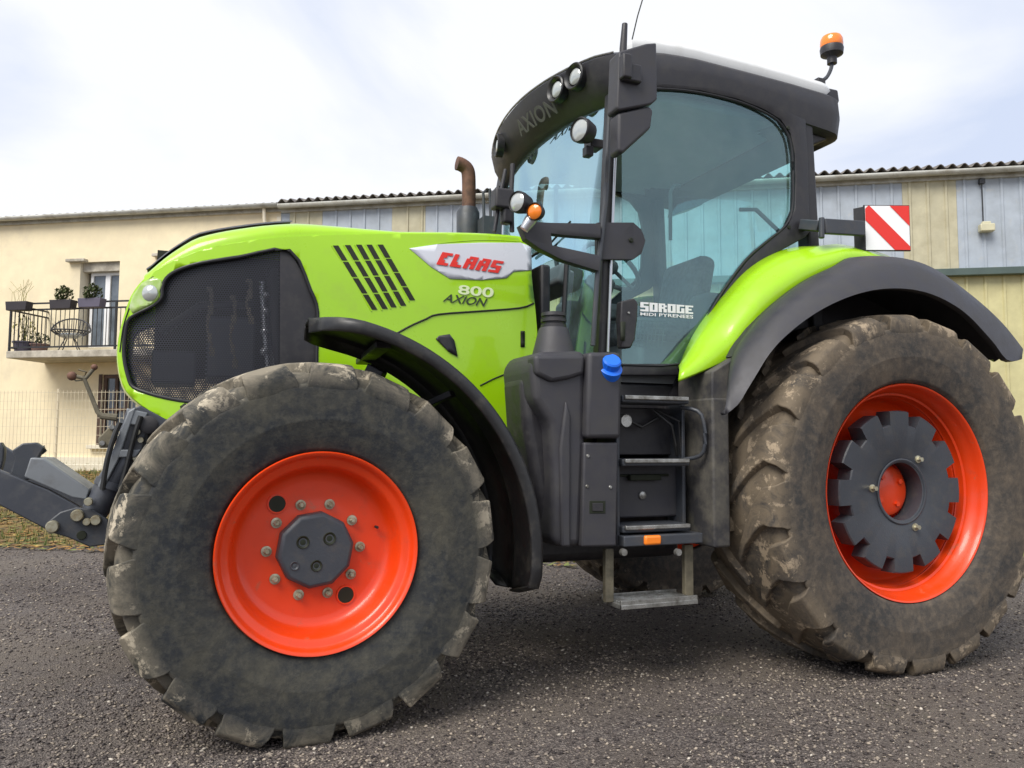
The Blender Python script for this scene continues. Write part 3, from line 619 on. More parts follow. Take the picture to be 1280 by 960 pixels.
# beacon and aerial
bp = at(1040, 80, -.62); c0 = at(1024, 103, -.62); 
bk = MB().tube(smoothline([c0, at(1033, 97, -.62), at(1038, 88, -.62), bp], 4), .012, 8).build('beacon_stalk', 'iron', T)
bz = at(1040, 76, -.62)
MB().lathe([(.03, -.02), (.03, .02), (.045, .03), (.068, .04), (.072, .075), (.068, .088)], bz, (0, 0, 1), 28, cap0=True, cap1=True).build('beacon_base', 'plastic', bk)
MB().lathe([(.066, .088), (.07, .10), (.068, .135), (.058, .155), (.03, .165), (.002, .167)], bz, (0, 0, 1), 28).build('beacon_lens', 'orange', bk)
MB().box(c0, (.06, .05, .04)).build('stalk_clamp', 'plastic', bk, bevel=.006)
a0 = at(790, 50, -.78); MB().tube([a0, at(797, 20, -.78), at(812, -30, -.78)], .0035, 6).build('radio_aerial', 'seam', T)
# ---------------------------------------------------------------- mirror
YM = -1.10
ma = MB().tube([at(781, 30, YM), at(779, 60, YM), at(778, 108, YM)], [.014, .018, .018], 12).build('mirror_arm', 'plastic', T)
MB().tube([at(764, 132, -.9), at(768, 122, -1.0), at(778, 104, YM)], .014).build('arm_elbow', 'plastic', ma)
mh = pr('774,64 808,54 821,53 822,124 815,130 774,138 771,134', -1.18, -1.08, 'mirror_housing', 'flare', ma, .02)
pr('773,141 812,132 817,137 814,160 779,192 773,188', -1.17, -1.08, 'wide_angle_mirror', 'flare', ma, .016)
MB().box(at(789, 92, -1.19), (.10, .04, .09)).box(at(782, 84, -1.2), (.05, .05, .12)).build('mirror_pivot', 'plastic', ma, bevel=.01)
# ---------------------------------------------------------------- lamp bracket beside the cab
def lampbr(mirror):
    s = sheet(out('648,283 655,278 685,280 748,281 748,299 700,295 686,293 688,308 748,321 746,340 700,326 672,312 655,300', -.90), lambda x, z: -.90+.0*x, .2)
    return s.build('lamp_bracket', 'flare', T, solid=.05, bevel=.012)
lb = lampbr(0); lb2 = mir(lb)
def round_lamp(c, ax, r, name, par, lens='lens', body='plastic', L=.09):
    ax = Vector(ax).normalized(); o = MB().lathe([(r*.35, -L), (r*.8, -L*.8), (r, -L*.3), (r, 0), (r*.93, .006), (r*.88, 0)], c, ax, 28, cap0=True).build(name, body, par)
    MB().lathe([(r*.88, -.004), (r*.6, .004), (.001, .008)], c, ax, 24, cap1=True).build('lamp_lens', lens, o); return o
round_lamp(at(724, 162, -1.0), (-1, -.35, 0), .062, 'work_light', T)
MB().box(at(742, 182, -.93), (.07, .08, .045)).box(at(735, 190, -.95), (.04, .05, .05)).build('light_mount', 'plastic', T, bevel=.006)
round_lamp(at(646, 252, -.98), (-1, -.5, 0), .052, 'work_light', T)
round_lamp(at(668, 264, -1.04), (-1, -.9, -.15), .042, 'turn_signal', T, 'orange', L=.06)
MB().lathe([(.022, 0), (.03, .05), (.028, .08)], at(655, 287, -.98), (.5, -.2, .8), 20, cap0=True, cap1=True).build('side_lamp', 'silver', T)
p = at(628, 250, -.80); b = MB(); b.box(p, (.10, .08, .10)); b.box(at(633, 268, -.8), (.05, .06, .1)); b.build('camera_housing', 'plastic', T, bevel=.012)
b = MB(); b.tube([at(641, 205, -.80), at(639, 240, -.8), at(640, 290, -.8)], .012); b.tube([at(632, 212, -.78), at(625, 245, -.78), at(618, 290, -.78)], .010); b.build('lamp_guard_rail', 'plastic', T)
MB().bar(at(636, 215, .95), at(628, 262, .95), .2, .10).build('far_mirror_housing', 'plastic', T, bevel=.02)
b = MB(); b.tube([at(606, 292, .3), at(604, 240, .3), at(612, 236, .3), at(614, 292, .3)], .009); b.tube([at(622, 292, .3), at(624, 262, .3)], .014); b.build('bonnet_rail', 'iron', T)
b = MB(); b.box(at(612, 285, .3), (.12, .12, .12)); b.build('far_mount', 'iron', T)
# exhaust
MB().tube(smoothline([at(586, 262, .45), at(586, 225, .45), at(584, 212, .45), at(577, 206, .45), at(571, 204, .45)], 4), [.045]*17, 16).build('exhaust_pipe', 'rust', T)
MB().tube([at(585, 300, .45), at(585, 266, .45), at(585, 260, .45)], [.075, .075, .06], 20).build('exhaust_shield', 'iron', T)
# wiper
MB().tube([(xw(-.25, 2.3)-.02, -.25, 2.28), (xw(-.5, 2.36)-.03, -.52, 2.37)], .006).tube([(xw(-.1, 2.25)-.02, -.05, 2.27), (xw(-.3, 2.3)-.02, -.3, 2.29)], .009).build('wiper', 'seam', T)
# ---------------------------------------------------------------- warning board
yb_ = -1.05
q = [at(a, c, yb_) for a, c in pxs('1078,252 1140,254 1140,317 1080,316')]
x0, x1, z0, z1 = q[0].x, q[1].x, q[3].z, q[0].z
# the board faces forward and slightly outward
ang = R(38); cen = at(1109, 285, yb_); hw_ = .125
def bl(u, v, d=0): return cen+Vector((math.cos(ang), math.sin(ang)*-0.0-0.0, 0))*0+Vector((math.sin(R(68)), -math.cos(R(68)), 0))*(u*hw_)+Vector((0, 0, v*hw_*1.02))+Vector((-math.cos(R(68)), -math.sin(R(68)), 0))*d
b = MB(); b.add([bl(-1.04, -1.04, -.01), bl(1.04, -1.04, -.01), bl(1.04, 1.04, -.01), bl(-1.04, 1.04, -.01), bl(-1.04, -1.04, .0), bl(1.04, -1.04, .0), bl(1.04, 1.04, .0), bl(-1.04, 1.04, .0)], [(3, 2, 1, 0), (4, 5, 6, 7), (0, 1, 5, 4), (1, 2, 6, 5), (2, 3, 7, 6), (3, 0, 4, 7)])
wb = b.build('warning_board', 'plastic', T)
b = MB(); b.add([bl(-1, -1, .003), bl(1, -1, .003), bl(1, 1, .003), bl(-1, 1, .003)], [(0, 1, 2, 3)]); b.build('white_field', 'decalwhite', wb, smooth=0, solid=.001)
b = MB()
for pl in ([(-1, 1), (-.72, 1), (1, -.82), (1, -1), (.42, -1), (-1, .46)], [(.06, 1), (1, 1), (1, .02)]):
    pass
for pl in ([(-1, .86), (-.86, 1), (-.80, 1), (1, -.84), (1, -1), (.30, -1), (-1, .34)], [(.12, 1), (1, 1), (1, .08)]):
    b.add([bl(u, v, .006) for u, v in pl], [tuple(range(len(pl)))])
b.build('red_stripes', 'decalred', wb, smooth=0)
b = MB(); b.add([bl(-1.02, -1.0, .0), bl(-1.35, -1.0, -.04), bl(-1.35, .95, -.04), bl(-1.02, .95, .0)], [(0, 1, 2, 3)]); b.build('board_side', 'plastic', wb, smooth=0, solid=.02)
b = MB(); b.bar(at(1003, 281, -.86), at(1026, 283, -.98), .06, .06); b.bar(at(1030, 283, -1.0), at(1080, 286, yb_+.02), .03, .085); b.tube([at(1027, 272, -1.0), at(1027, 298, -1.0)], .016); b.build('board_bracket', 'iron', wb, bevel=.006)
# ---------------------------------------------------------------- side tank, battery box, steps
b = MB()
b.prism([(p.x, p.z) for p in (at(a, c, -1.08) for a, c in pxs('664,455 674,439 733,438 733,560 728,684 716,684 700,684 690,678 692,600 688,530 668,500'))], -1.08, -.70)
tk = b.build('side_tank', 'flare', T, bevel=.035)
MB().prism([(p.x, p.z) for p in (at(a, c, -.98) for a, c in pxs('652,470 710,470 710,680 684,676 668,600 656,530'))], -.98, -.72).build('tank_flank', 'plastic', tk, bevel=.04)
pr('668,443 732,443 731,468 712,474 690,478 670,468', -1.10, -1.0, 'tank_shoulder', 'flare', tk, .02)
pr('700,560 702,684 714,684 714,520 708,500', -1.095, -1.04, 'tank_rib', 'flare', tk, .012)
c0 = at(692, 440, -.93); fn_ = MB().lathe([(.105, -.02), (.092, .03), (.075, .10), (.068, .115)], c0, (0, 0, 1), 32, cap1=True).build('filler_neck', 'flare', tk)
MB().lathe([(.05, .10), (.062, .115), (.062, .13), (.052, .132), (.052, .142), (.062, .144), (.062, .158), (.052, .16), (.052, .17), (.06, .172), (.058, .188), (.03, .194)], c0, (0, 0, 1), 32, cap1=True).build('filler_cap', 'plastic', fn_)
bx = pr('736,440 776,440 778,470 777,548 733,548', -1.12, -.64, 'urea_tank', 'flare', T, .02)
c1 = at(762, 454, -1.10)
MB().lathe([(.055, -.03), (.056, .02), (.048, .024)], c1-Vector((0, 0, .035)), (-.12, -.75, .65), 28, cap1=True).build('tank_cap', 'blue', bx, smooth=35)
MB().lathe([(.047, .0)]+[(.047, .0)]+[(.045, .045), (.038, .052)], c1-Vector((0, 0, .02)), (-.12, -.75, .65), 14, cap1=True).build('cap_grip', 'blue', bx, smooth=20)
b2 = pr('730,553 773,553 771,683 727,684', -1.10, -.66, 'battery_cover', 'flare', T, .01)
pr('737,626 757,626 757,642 737,642', -1.102, -1.09, 'cover_latch', 'seam', b2, .002)
pr('741,629 754,629 754,639 741,639', -1.106, -1.1, 'latch_button', 'plastic', b2, .002)
for a, c in ((735, 570), (734, 608), (763, 609)): MB().lathe([(.009, 0), (.006, .005)], at(a, c, -1.10), (0, -1, 0), 10, cap1=True).build('cover_screw', 'steel', b2)
# steps
for yy in (500, 578, 660):
    zc = (at(778, yy, -1.04).z+at(858, yy, -1.04).z)/2
    st = MB().box((1.62, -.96, zc), (.38, .20, .035)).build('step_tread', 'iron', T, bevel=.008)
    MB().bar((1.44, -1.065, zc+.008), (1.80, -1.065, zc+.008), .02, .020).build('tread_edge', 'steel', st, bevel=.004)
b = MB(); b.box((1.63, -.84, 1.22), (.42, .04, .24)); b.build('step_riser', 'plastic', T, bevel=.006)
b = MB(); b.box((1.63, -.875, .93), (.42, .06, .28)); tb = b.build('tool_box', 'flare', T, bevel=.01)
MB().box((1.63, -.912, 1.0), (.30, .02, .012)).box((1.63, -.93, .99), (.18, .03, .03)).build('box_handle', 'seam', tb, bevel=.005)
MB().lathe([(.02, 0), (.02, .01), (.012, .014)], (1.63, -.905, .90), (0, -1, 0), 16, cap1=True).build('box_lock', 'steel', tb)
b = MB(); b.box((1.84, -.90, 1.02), (.02, .13, .72)); b.box((1.425, -.93, 1.02), (.02, .2, .7)); b.box((1.64, -.97, .70), (.44, .24, .05)); b.build('step_frame', 'iron', T, bevel=.006)
MB().tube(smoothline([(1.80, -1.0, 1.34), (1.86, -1.09, 1.30), (1.87, -1.09, 1.12), (1.82, -1.0, 1.08)], 4), .010).build('step_handrail', 'iron', T)
p = at(782, 526, -.95); MB().lathe([(.035, 0), (.03, .01)], p, (0, -1, 0), 20, cap1=True).build('isolator_switch', 'steel', T)
b = MB(); b.tube([(1.7, -.9, 1.33), (1.78, -.95, 1.25), (1.8, -.95, 1.15), (1.82, -.93, 1.1)], .008); b.tube([(1.72, -.9, 1.33), (1.81, -.97, 1.27), (1.83, -.95, 1.1)], .006); b.tube([(1.5, -.9, 1.30), (1.62, -.92, 1.24), (1.75, -.9, 1.3)], .009); b.build('wiring_loom', 'hose', T)
ls = MB().bar((1.385, -1.0, .66), (1.385, -1.0, .41), .045, .03, up=(0, 1, 0)).build('lower_step_strap', 'mudsteel', T, bevel=.004)
MB().bar((1.83, -1.0, .66), (1.83, -1.0, .41), .05, .03, up=(0, 1, 0)).build('lower_step_strap', 'mudsteel', T, bevel=.004)
b = MB(); b.box((1.61, -1.0, .40), (.42, .2, .02)); b.bar((1.40, -1.09, .41), (1.82, -1.09, .41), .012, .04); b.bar((1.40, -.91, .41), (1.82, -.91, .41), .012, .04)
for k in range(7): b.box((1.61, -1.07+.022*k, .414), (.40, .006, .012))
b.build('lower_step_tread', 'steel', ls, bevel=.002)
mk = MB().box(at(815, 675, -1.09), (.09, .03, .045)).build('side_marker', 'orange', T, bevel=.01)
for a in (778, 846): MB().lathe([(.018, 0), (.016, .02)], at(a, 690, -1.09), (0, -1, 0), 12, cap1=True).build('frame_bolt', 'steel', ls)
# ---------------------------------------------------------------- front linkage
def plate(s, Y, t, name, mat, par=T, bev=.006):
    return pr(s, Y-t/2, Y+t/2, name, mat, par, bev)
arm = plate('-60,553 0,588 60,612 102,635 112,650 90,662 56,661 0,632 -60,600', -.42, .05, 'lower_link_arm', 'frame')
plate('38,572 55,573 112,612 108,625 90,622 30,596', -.30, .30, 'arm_plate', 'linklight', arm)
plate('8,600 14,588 18,572 15,563 28,554 45,553 55,560 50,568 44,580 36,600', -.36, .06, 'quick_hook', 'iron', arm)
MB().tube([at(50, 561, -.34), at(55, 558, -.34), at(57, 563, -.34), at(52, 567, -.34)], .007, 6).build('hook_eye', 'iron', arm)
plate('-6,574 0,552 5,560 4,575 0,590 -8,590', -.36, .06, 'quick_hook', 'iron', arm)
pv = plate('56,655 75,640 95,634 118,637 135,650 140,680 112,684 85,672 58,664', -.47, .03, 'pivot_plate', 'iron')
for a, c, r in ((66, 658, .026), (97, 644, .026), (120, 650, .022), (109, 652, .016), (111, 627, .018)):
    MB().lathe([(r, 0), (r, .02), (r*.85, .026)], at(a, c, -.487), (0, -1, 0), 16, cap1=True).build('pivot_pin', 'zinc', pv)
MB().lathe([(.02, 0), (.018, .004)], at(102, 669, -.487), (0, -1, 0), 12, cap1=True).build('pivot_hole', 'seam', pv)
cyl = MB().tube([at(118, 640, -.42), at(140, 603, -.42), at(163, 566, -.42)], [.055, .062, .062], 20).build('lift_cylinder', 'frame', T)
MB().tube([at(137, 610, -.42), at(141, 602, -.42)], .07, 20).build('cylinder_collar', 'frame', cyl)
fp = plate('158,512 176,507 215,528 215,560 190,640 150,640 128,610', -.30, .30, 'linkage_frame', 'frame')
plate('160,514 170,509 148,575 128,614 122,608 140,565', -.48, .03, 'frame_flange', 'linklight', fp)
plate('150,562 176,562 170,572 147,572', -.47, .05, 'frame_rib', 'linklight', fp)
plate('158,510 185,516 178,533 160,530', -.44, .1, 'frame_bracket', 'linklight', fp)
MB().lathe([(.04, 0), (.04, .03), (.03, .034)], at(186, 531, -.46), (0, -1, 0), 20, cap1=True).build('hydraulic_port', 'plastic', fp)
for a, c in ((172, 540), (176, 550), (170, 573)): MB().lathe([(.014, 0), (.012, .02)], at(a, c, -.47), (0, -1, 0), 10, cap1=True).build('frame_bolt', 'zinc', fp)
plate('122,548 140,530 146,534 146,545 134,560 124,560', -.50, .04, 'link_bracket', 'mudsteel', fp)
for a, c in ((140, 534), (128, 554)): MB().lathe([(.012, 0), (.01, .012)], at(a, c, -.522), (0, -1, 0), 10, cap1=True).build('bracket_bolt', 'steel', fp)
b = MB(); b.tube([at(146, 522, -.5), at(127, 520, -.5), at(122, 515, -.5), at(104, 470, -.5)], [.018, .014, .01, .008], 10); b.tube([at(107, 473, -.5), at(92, 470, -.5)], .008); b.tube([at(107, 473, -.5), at(118, 460, -.5)], .008)
b.tube([at(88, 470, -.5), at(95, 476, -.5), at(104, 475, -.5), at(108, 465, -.5), at(98, 462, -.5)], .004, 6)
rod = b.build('hitch_control_rod', 'mudsteel', T)
MB().sphere(at(90, 470, -.5), .02, 6).build('rod_end', 'rust', rod); MB().sphere(at(118, 459, -.5), .014, 6).build('rod_end', 'rust', rod)
for k_, (ya_, s_) in enumerate(((-.44, '176,520 168,545 158,585 150,612'), (-.40, '188,522 183,550 172,585 150,625'), (-.52, '150,528 143,545 134,575 128,612'))):
    MB().tube(smoothline([at(a, c, ya_-.06) for a, c in pxs(s_)], 5), .011, 8).build('hydraulic_hose', 'hose', fp)
for dy in (.84,): # far arm of the linkage
    a2 = arm.copy(); a2.data = arm.data; col.objects.link(a2); a2.parent = T; a2.location.y = dy

# ================================================================ SETTING
rt2 = Vector((math.cos(TH), -math.sin(TH), 0)); fw2 = Vector((math.sin(TH), math.cos(TH), 0)); BE = R(10.15)
W0 = Vector((CX, CY, 0))+rt2*-8.6+fw2*18.5
BX = rt2*math.cos(BE)-fw2*math.sin(BE); BN = -(rt2*math.sin(BE)+fw2*math.cos(BE)); BRZ = math.atan2(BX.y, BX.x)
def aw(px, py, off=0):                       # picture point on a plane `off` metres in front of the wall -> (along wall, height)
    v = ray(px, py); t = (off-(CAM-W0).dot(BN))/v.dot(BN); p = CAM+v*t; return ((p-W0).dot(BX), p.z)
def S(px, off=0, py=400): return aw(px, py, off)[0]
def Z(px, py, off=0): return aw(px, py, off)[1]
def wdist(x, y): return (np.asarray(x)-W0.x)*BN.x+(np.asarray(y)-W0.y)*BN.y
ZB = Z(60, 583, .0)
def ground_z(x, y):
    w = wdist(x, y); t = np.clip((8.8-w)/6.8, 0, 1); t = t*t*(3-2*t)
    return ZB*t+.012*np.sin(x*1.3+y*.7)*np.cos(y*1.1-x*.4)*np.clip((w-0)/4, 0, 1)*(np.hypot(x-1.4, y) > 3.0)*0
def structure(o, kind='structure'): o['kind'] = kind; return o

def ground_mat():
    m = bpy.data.materials.new('dark_gravel'); m.use_nodes = True; nt = m.node_tree; b = nt.nodes['Principled BSDF']
    g = nd(nt, 'ShaderNodeTexCoord').outputs['Object']
    v = nd(nt, 'ShaderNodeTexVoronoi'); v.inputs['Scale'].default_value = 125; nt.links.new(g, v.inputs['Vector'])
    sep = nd(nt, 'ShaderNodeSeparateColor'); nt.links.new(v.outputs['Color'], sep.inputs[0])
    c = ramp(nt, sep.outputs[0], [(0, (.05, .041, .039)), (.4, (.10, .083, .077)), (.68, (.165, .138, .125)), (.88, (.24, .205, .18)), (1, (.36, .31, .27))])
    dk = mix(nt, ramp(nt, noise(nt, g, 1.1, 6, .6), [(.4, 0), (.62, .6)]), c, (.050, .036, .030))
    c2 = mix(nt, ramp(nt, noise(nt, g, .55, 5, .6), [(.46, 0), (.62, .55)]), dk, (.21, .175, .14))
    c3 = mix(nt, ramp(nt, noise(nt, g, 2.3, 8, .7), [(.6, 0), (.72, .4)]), c2, (.05, .055, .025))
    nt.links.new(c3, b.inputs['Base Color']); b.inputs['Roughness'].default_value = .85
    bp = nd(nt, 'ShaderNodeBump'); bp.inputs['Distance'].default_value = .012; bp.inputs['Strength'].default_value = 1
    ad = nd(nt, 'ShaderNodeMath', operation='ADD'); nt.links.new(v.outputs['Distance'], ad.inputs[0]); nt.links.new(noise(nt, g, 40, 8, .7), ad.inputs[1])
    nt.links.new(ad.outputs[0], bp.inputs['Height']); nt.links.new(bp.outputs[0], b.inputs['Normal']); return m
M['ground'] = ground_mat()
M['bank'] = pm('leafy_bank', (.12, .08, .03), .9, c2=(.24, .15, .045), sc2=2.2, lo=.4, hi=.6, c3=(.11, .12, .03), sc3=1.1, lo3=.48, hi3=.6, bump=.02, bsc=25)
# ground: one sheet reaching the horizon, fine near the yard
def axis(lo, hi, step): 
    a = list(np.arange(lo, hi+1e-6, step)); f = [hi+d for d in (3, 8, 18, 40, 90, 200, 420)]; g = [lo-d for d in (3, 8, 18, 40, 90, 200, 420)][::-1]; return np.array(g+a+f)
ax_, ay_ = axis(-22, 26, .5), axis(-10, 26, .5)
gx, gy = np.meshgrid(ax_, ay_, indexing='ij'); gz = ground_z(gx, gy)
nx, ny = gx.shape; vs = np.stack([gx, gy, gz], -1).reshape(-1, 3)
fs = [(i*ny+j, (i+1)*ny+j, (i+1)*ny+j+1, i*ny+j+1) for i in range(nx-1) for j in range(ny-1)]
me = bpy.data.meshes.new('ground'); me.from_pydata(vs.tolist(), [], fs); me.polygons.foreach_set('use_smooth', [True]*len(fs)); me.materials.append(M['ground'])
gr_ = bpy.data.objects.new('ground', me); col.objects.link(gr_); structure(gr_)
# leafy verge between the gravel and the buildings: a sheet 6 mm above the ground
N1, N2 = 150, 30; vv = []
for i in range(N1+1):
    s = -14+i*.28; e = 8.55+.25*math.sin(s*1.7)+.15*math.sin(s*4.3+1)+.35*rng.random()
    for j in range(N2+1):
        w = .05+(e-.05)*j/N2; p = W0+BX*s+BN*w; vv.append((p.x, p.y, float(ground_z(p.x, p.y))+.006))
fs = [(i*(N2+1)+j, i*(N2+1)+j+1, (i+1)*(N2+1)+j+1, (i+1)*(N2+1)+j) for i in range(N1) for j in range(N2)]
me = bpy.data.meshes.new('verge'); me.from_pydata(vv, [], fs); me.materials.append(M['bank']); me.polygons.foreach_set('use_smooth', [True]*len(fs))
o = bpy.data.objects.new('verge', me); col.objects.link(o); structure(o)

def attr_mat(name, rough=.85):
    m = bpy.data.materials.new(name); m.use_nodes = True; nt = m.node_tree; b = nt.nodes['Principled BSDF']
    a = nd(nt, 'ShaderNodeAttribute'); a.attribute_name = 'tone'; nt.links.new(a.outputs['Color'], b.inputs['Base Color']); b.inputs['Roughness'].default_value = rough; return m
def scatter(name, P, size, tones, base_v, base_f, flat, mat, label):
    """many small pieces as one mesh; P positions (n,3)"""
    n = len(P); bv = np.array(base_v, float); k = len(bv)
    ang = rng.random((n, 3))*6.28; sc_ = size[:, None]*(.65+.7*rng.random((n, 3))); sc_[:, 2] *= flat
    V = bv[None]*(1+.25*(rng.random((n, k, 1))-.5)); ca, sa = np.cos(ang[:, 0])[:, None], np.sin(ang[:, 0])[:, None]
    V = V*sc_[:, None, :]; x = V[..., 0]*ca-V[..., 1]*sa; y = V[..., 0]*sa+V[..., 1]*ca; z = V[..., 2]
    t = (ang[:, 1]-3.14)*.12; z2 = z*np.cos(t)[:, None]+x*np.sin(t)[:, None]
    V = np.stack([x, y, z2], -1)+P[:, None, :]
    f = np.array(base_f); m = len(f); w = f.shape[1]; Fc = (f[None]+(np.arange(n)*k)[:, None, None]).reshape(-1)
    me = bpy.data.meshes.new(name); me.vertices.add(n*k); me.vertices.foreach_set('co', V.reshape(-1)); me.loops.add(n*m*w); me.loops.foreach_set('vertex_index', Fc)
    me.polygons.add(n*m); me.polygons.foreach_set('loop_start', np.arange(n*m)*w); me.polygons.foreach_set('loop_total', np.full(n*m, w)); me.update(calc_edges=True)
    at_ = me.color_attributes.new('tone', 'FLOAT_COLOR', 'POINT'); c = np.ones((n, k, 4)); c[..., :3] = tones[:, None, :]; at_.data.foreach_set('color', c.reshape(-1))
    me.materials.append(mat); o = bpy.data.objects.new(name, me); col.objects.link(o); o['kind'] = 'stuff'; o['label'] = label; return o
OCT_V = [(1, 0, 0), (.3, .9, .1), (-.9, .4, 0), (-.6, -.8, .05), (.5, -.85, 0), (0, .1, .75), (.05, 0, -.7)]
OCT_F = [(0, 1, 5), (1, 2, 5), (2, 3, 5), (3, 4, 5), (4, 0, 5), (1, 0, 6), (2, 1, 6), (3, 2, 6), (4, 3, 6), (0, 4, 6)]
n = 175000; az = (rng.random(n)-.5)*R(96); d = 2.3*(9.5/2.3)**(rng.random(n)**.9)
lx, lz = d*np.tan(az)*1.0, d
X = CX+rt2.x*lx+fw2.x*lz; Y = CY+rt2.y*lx+fw2.y*lz
cl = .5+.5*np.sin(X*2.1+1.3*np.sin(Y*1.7))*np.cos(Y*2.6+1.1*np.sin(X*1.3)); keep = rng.random(n) < .25+.75*cl**1.5
X, Y, d = X[keep], Y[keep], d[keep]; n = len(X); keep = wdist(X, Y) > 8.3; X, Y, d = X[keep], Y[keep], d[keep]; n = len(X)
sz = (.0032+.0058*rng.random(n)**2.2)*(1+.06*d); pal = np.array([(.035, .028, .027), (.085, .069, .063), (.155, .128, .113), (.25, .21, .17), (.34, .285, .225), (.50, .45, .38)])
pk = rng.choice(6, n, p=[.17, .25, .27, .20, .095, .015]); tn = pal[pk]*(.8+.4*rng.random((n, 1)))
P = np.stack([X, Y, ground_z(X, Y)+sz*.25], -1)
scatter('gravel', P, sz, tn, OCT_V, OCT_F, .7, attr_mat('gravel_stone'), 'loose grey and cream gravel chippings')
# leaves and dry grass on the verge
n = 16000; s_ = rng.random(n)*18-6; w_ = .3+8.9*rng.random(n)**.75; X = W0.x+BX.x*s_+BN.x*w_; Y = W0.y+BX.y*s_+BN.y*w_
pal = np.array([(.32, .17, .04), (.20, .11, .04), (.38, .27, .07), (.14, .16, .04), (.07, .06, .03)]); tn = pal[rng.choice(5, n, p=[.3, .25, .15, .2, .1])]*(.7+.5*rng.random((n, 1)))
scatter('fallen_leaves', np.stack([X, Y, ground_z(X, Y)+.02], -1), .03+.035*rng.random(n), tn, [(1, 0, .1), (.2, .6, 0), (-1, 0, .15), (-.1, -.6, 0)], [(0, 1, 2), (0, 2, 3)], 1, attr_mat('leaf_litter'), 'orange and brown fallen leaves on the verge')
bv = [(-.12, 0, 0), (.12, 0, 0), (.25, .05, 1), (0, -.1, 0), (0, .12, 0), (-.3, .1, .8)]
n = 14000; s_ = rng.random(n)*18-6; w_ = .2+8.7*rng.random(n); X = W0.x+BX.x*s_+BN.x*w_; Y = W0.y+BX.y*s_+BN.y*w_
pal = np.array([(.16, .17, .04), (.09, .12, .03), (.26, .21, .08)]); tn = pal[rng.choice(3, n)]*(.7+.5*rng.random((n, 1)))
scatter('grass', np.stack([X, Y, ground_z(X, Y)], -1), .04+.06*rng.random(n), tn, bv, [(0, 1, 2), (3, 4, 5)], 1.2, attr_mat('dry_grass'), 'short dry grass growing through the leaves')

# ---------------------------------------------------------------- buildings (own frame: x along the wall, -y towards the yard)
M['cream'] = pm('cream_render', (.83, .72, .49), .85, var=.05, c2=(.70, .60, .42), sc2=.8, lo=.45, hi=.75, c3=(.62, .54, .40), sc3=.45, lo3=.55, hi3=.8, bump=.002, bsc=60)
M['creampatch'] = pm('pale_render_trim', (.74, .68, .54), .8, var=.05, bump=.002, bsc=50)
M['concrete'] = pm('concrete_edge', (.50, .46, .38), .85, c2=(.3, .27, .22), sc2=5, bump=.003, bsc=30)
M['cladblue'] = pm('blue_grey_cladding', (.38, .425, .48), .5, c2=(.29, .32, .345), sc2=1.6, lo=.5, hi=.8, c3=(.45, .45, .42), sc3=4, lo3=.58, hi3=.75)
M['cladcream'] = pm('cream_cladding', (.48, .445, .31), .55, c2=(.37, .335, .22), sc2=2.5, lo=.45, hi=.75)
M['cladyellow'] = pm('yellow_cladding', (.54, .50, .27), .5, c2=(.46, .41, .22), sc2=2, lo=.5, hi=.8)
M['ledge'] = pm('dark_green_ledge', (.07, .10, .09), .5)
M['fibre'] = pm('fibre_cement_roof', (.13, .12, .12), .9, c2=(.22, .2, .17), sc2=6)
M['gutter'] = pm('pale_gutter', (.50, .50, .46), .5, c2=(.34, .32, .27), sc2=5, lo=.45, hi=.7)
M['whitepvc'] = pm('white_window_frame', (.8, .8, .8), .35, var=.02)
M['brownwood'] = pm('brown_window_frame', (.11, .06, .04), .6, c2=(.06, .04, .03), sc2=8)
M['railblack'] = pm('black_railing', (.02, .02, .022), .45)
M['leaf'] = pm('shrub_leaf', (.05, .075, .02), .7, var=.4, c2=(.09, .11, .03), sc2=14)
M['yleaf'] = pm('yellow_green_leaf', (.28, .26, .06), .7, var=.3)
M['potgrey'] = pm('grey_pot', (.10, .09, .13), .6); M['potbrown'] = pm('terracotta_pot', (.20, .12, .10), .7); M['potblack'] = pm('dark_planter', (.03, .025, .03), .6)
M['wicker'] = pm('dark_rattan', (.05, .05, .055), .6)
M['wire'] = pm('fence_wire', (.66, .58, .42), .5)
M['lampbody'] = pm('cream_lamp_body', (.55, .52, .36), .4)
def wall_mesh(s0, s1, z0, z1, holes, y=0):
    """wall face with rectangular openings, as a grid of quads without the openings"""
    xs = sorted({s0, s1, *[h[0] for h in holes], *[h[1] for h in holes]}); zs = sorted({z0, z1, *[h[2] for h in holes], *[h[3] for h in holes]}); b = MB()
    for i in range(len(xs)-1):
        for j in range(len(zs)-1):
            cx_, cz_ = (xs[i]+xs[i+1])/2, (zs[j]+zs[j+1])/2
            if any(h[0] < cx_ < h[1] and h[2] < cz_ < h[3] for h in holes): continue
            b.add([(xs[i], y, zs[j]), (xs[i+1], y, zs[j]), (xs[i+1], y, zs[j+1]), (xs[i], y, zs[j+1])], [(0, 1, 2, 3)])
    return b
H = empty('house', 'cream rendered house with a balcony and white french window, at the left behind the tractor', 'house', W0, BRZ)
sh0 = S(351, py=280); hs0 = S(-330, py=280)-1
ze = lambda px, py, off=.0: Z(px, py, off)
EZ = (Z(175, 281)+Z(1150, 212))/2
print('eave', Z(10, 291), Z(175, 281), Z(340, 271), Z(1020, 222), Z(1150, 212), Z(1270, 203), 'ZB', ZB)
w1 = (S(100, py=350), S(149, py=350), Z(125, 434), Z(125, 327)); w2 = (S(127, py=500), S(170, py=500), Z(140, 556), Z(140, 468)); w3 = (S(208, py=340), S(262, py=340), Z(235, 434), Z(235, 320))
wm = wall_mesh(hs0, sh0, ZB-.5, EZ, [w1, w2, w3]); wl = wm.build('wall', 'cream', H, smooth=0, weld=True)
b = MB()
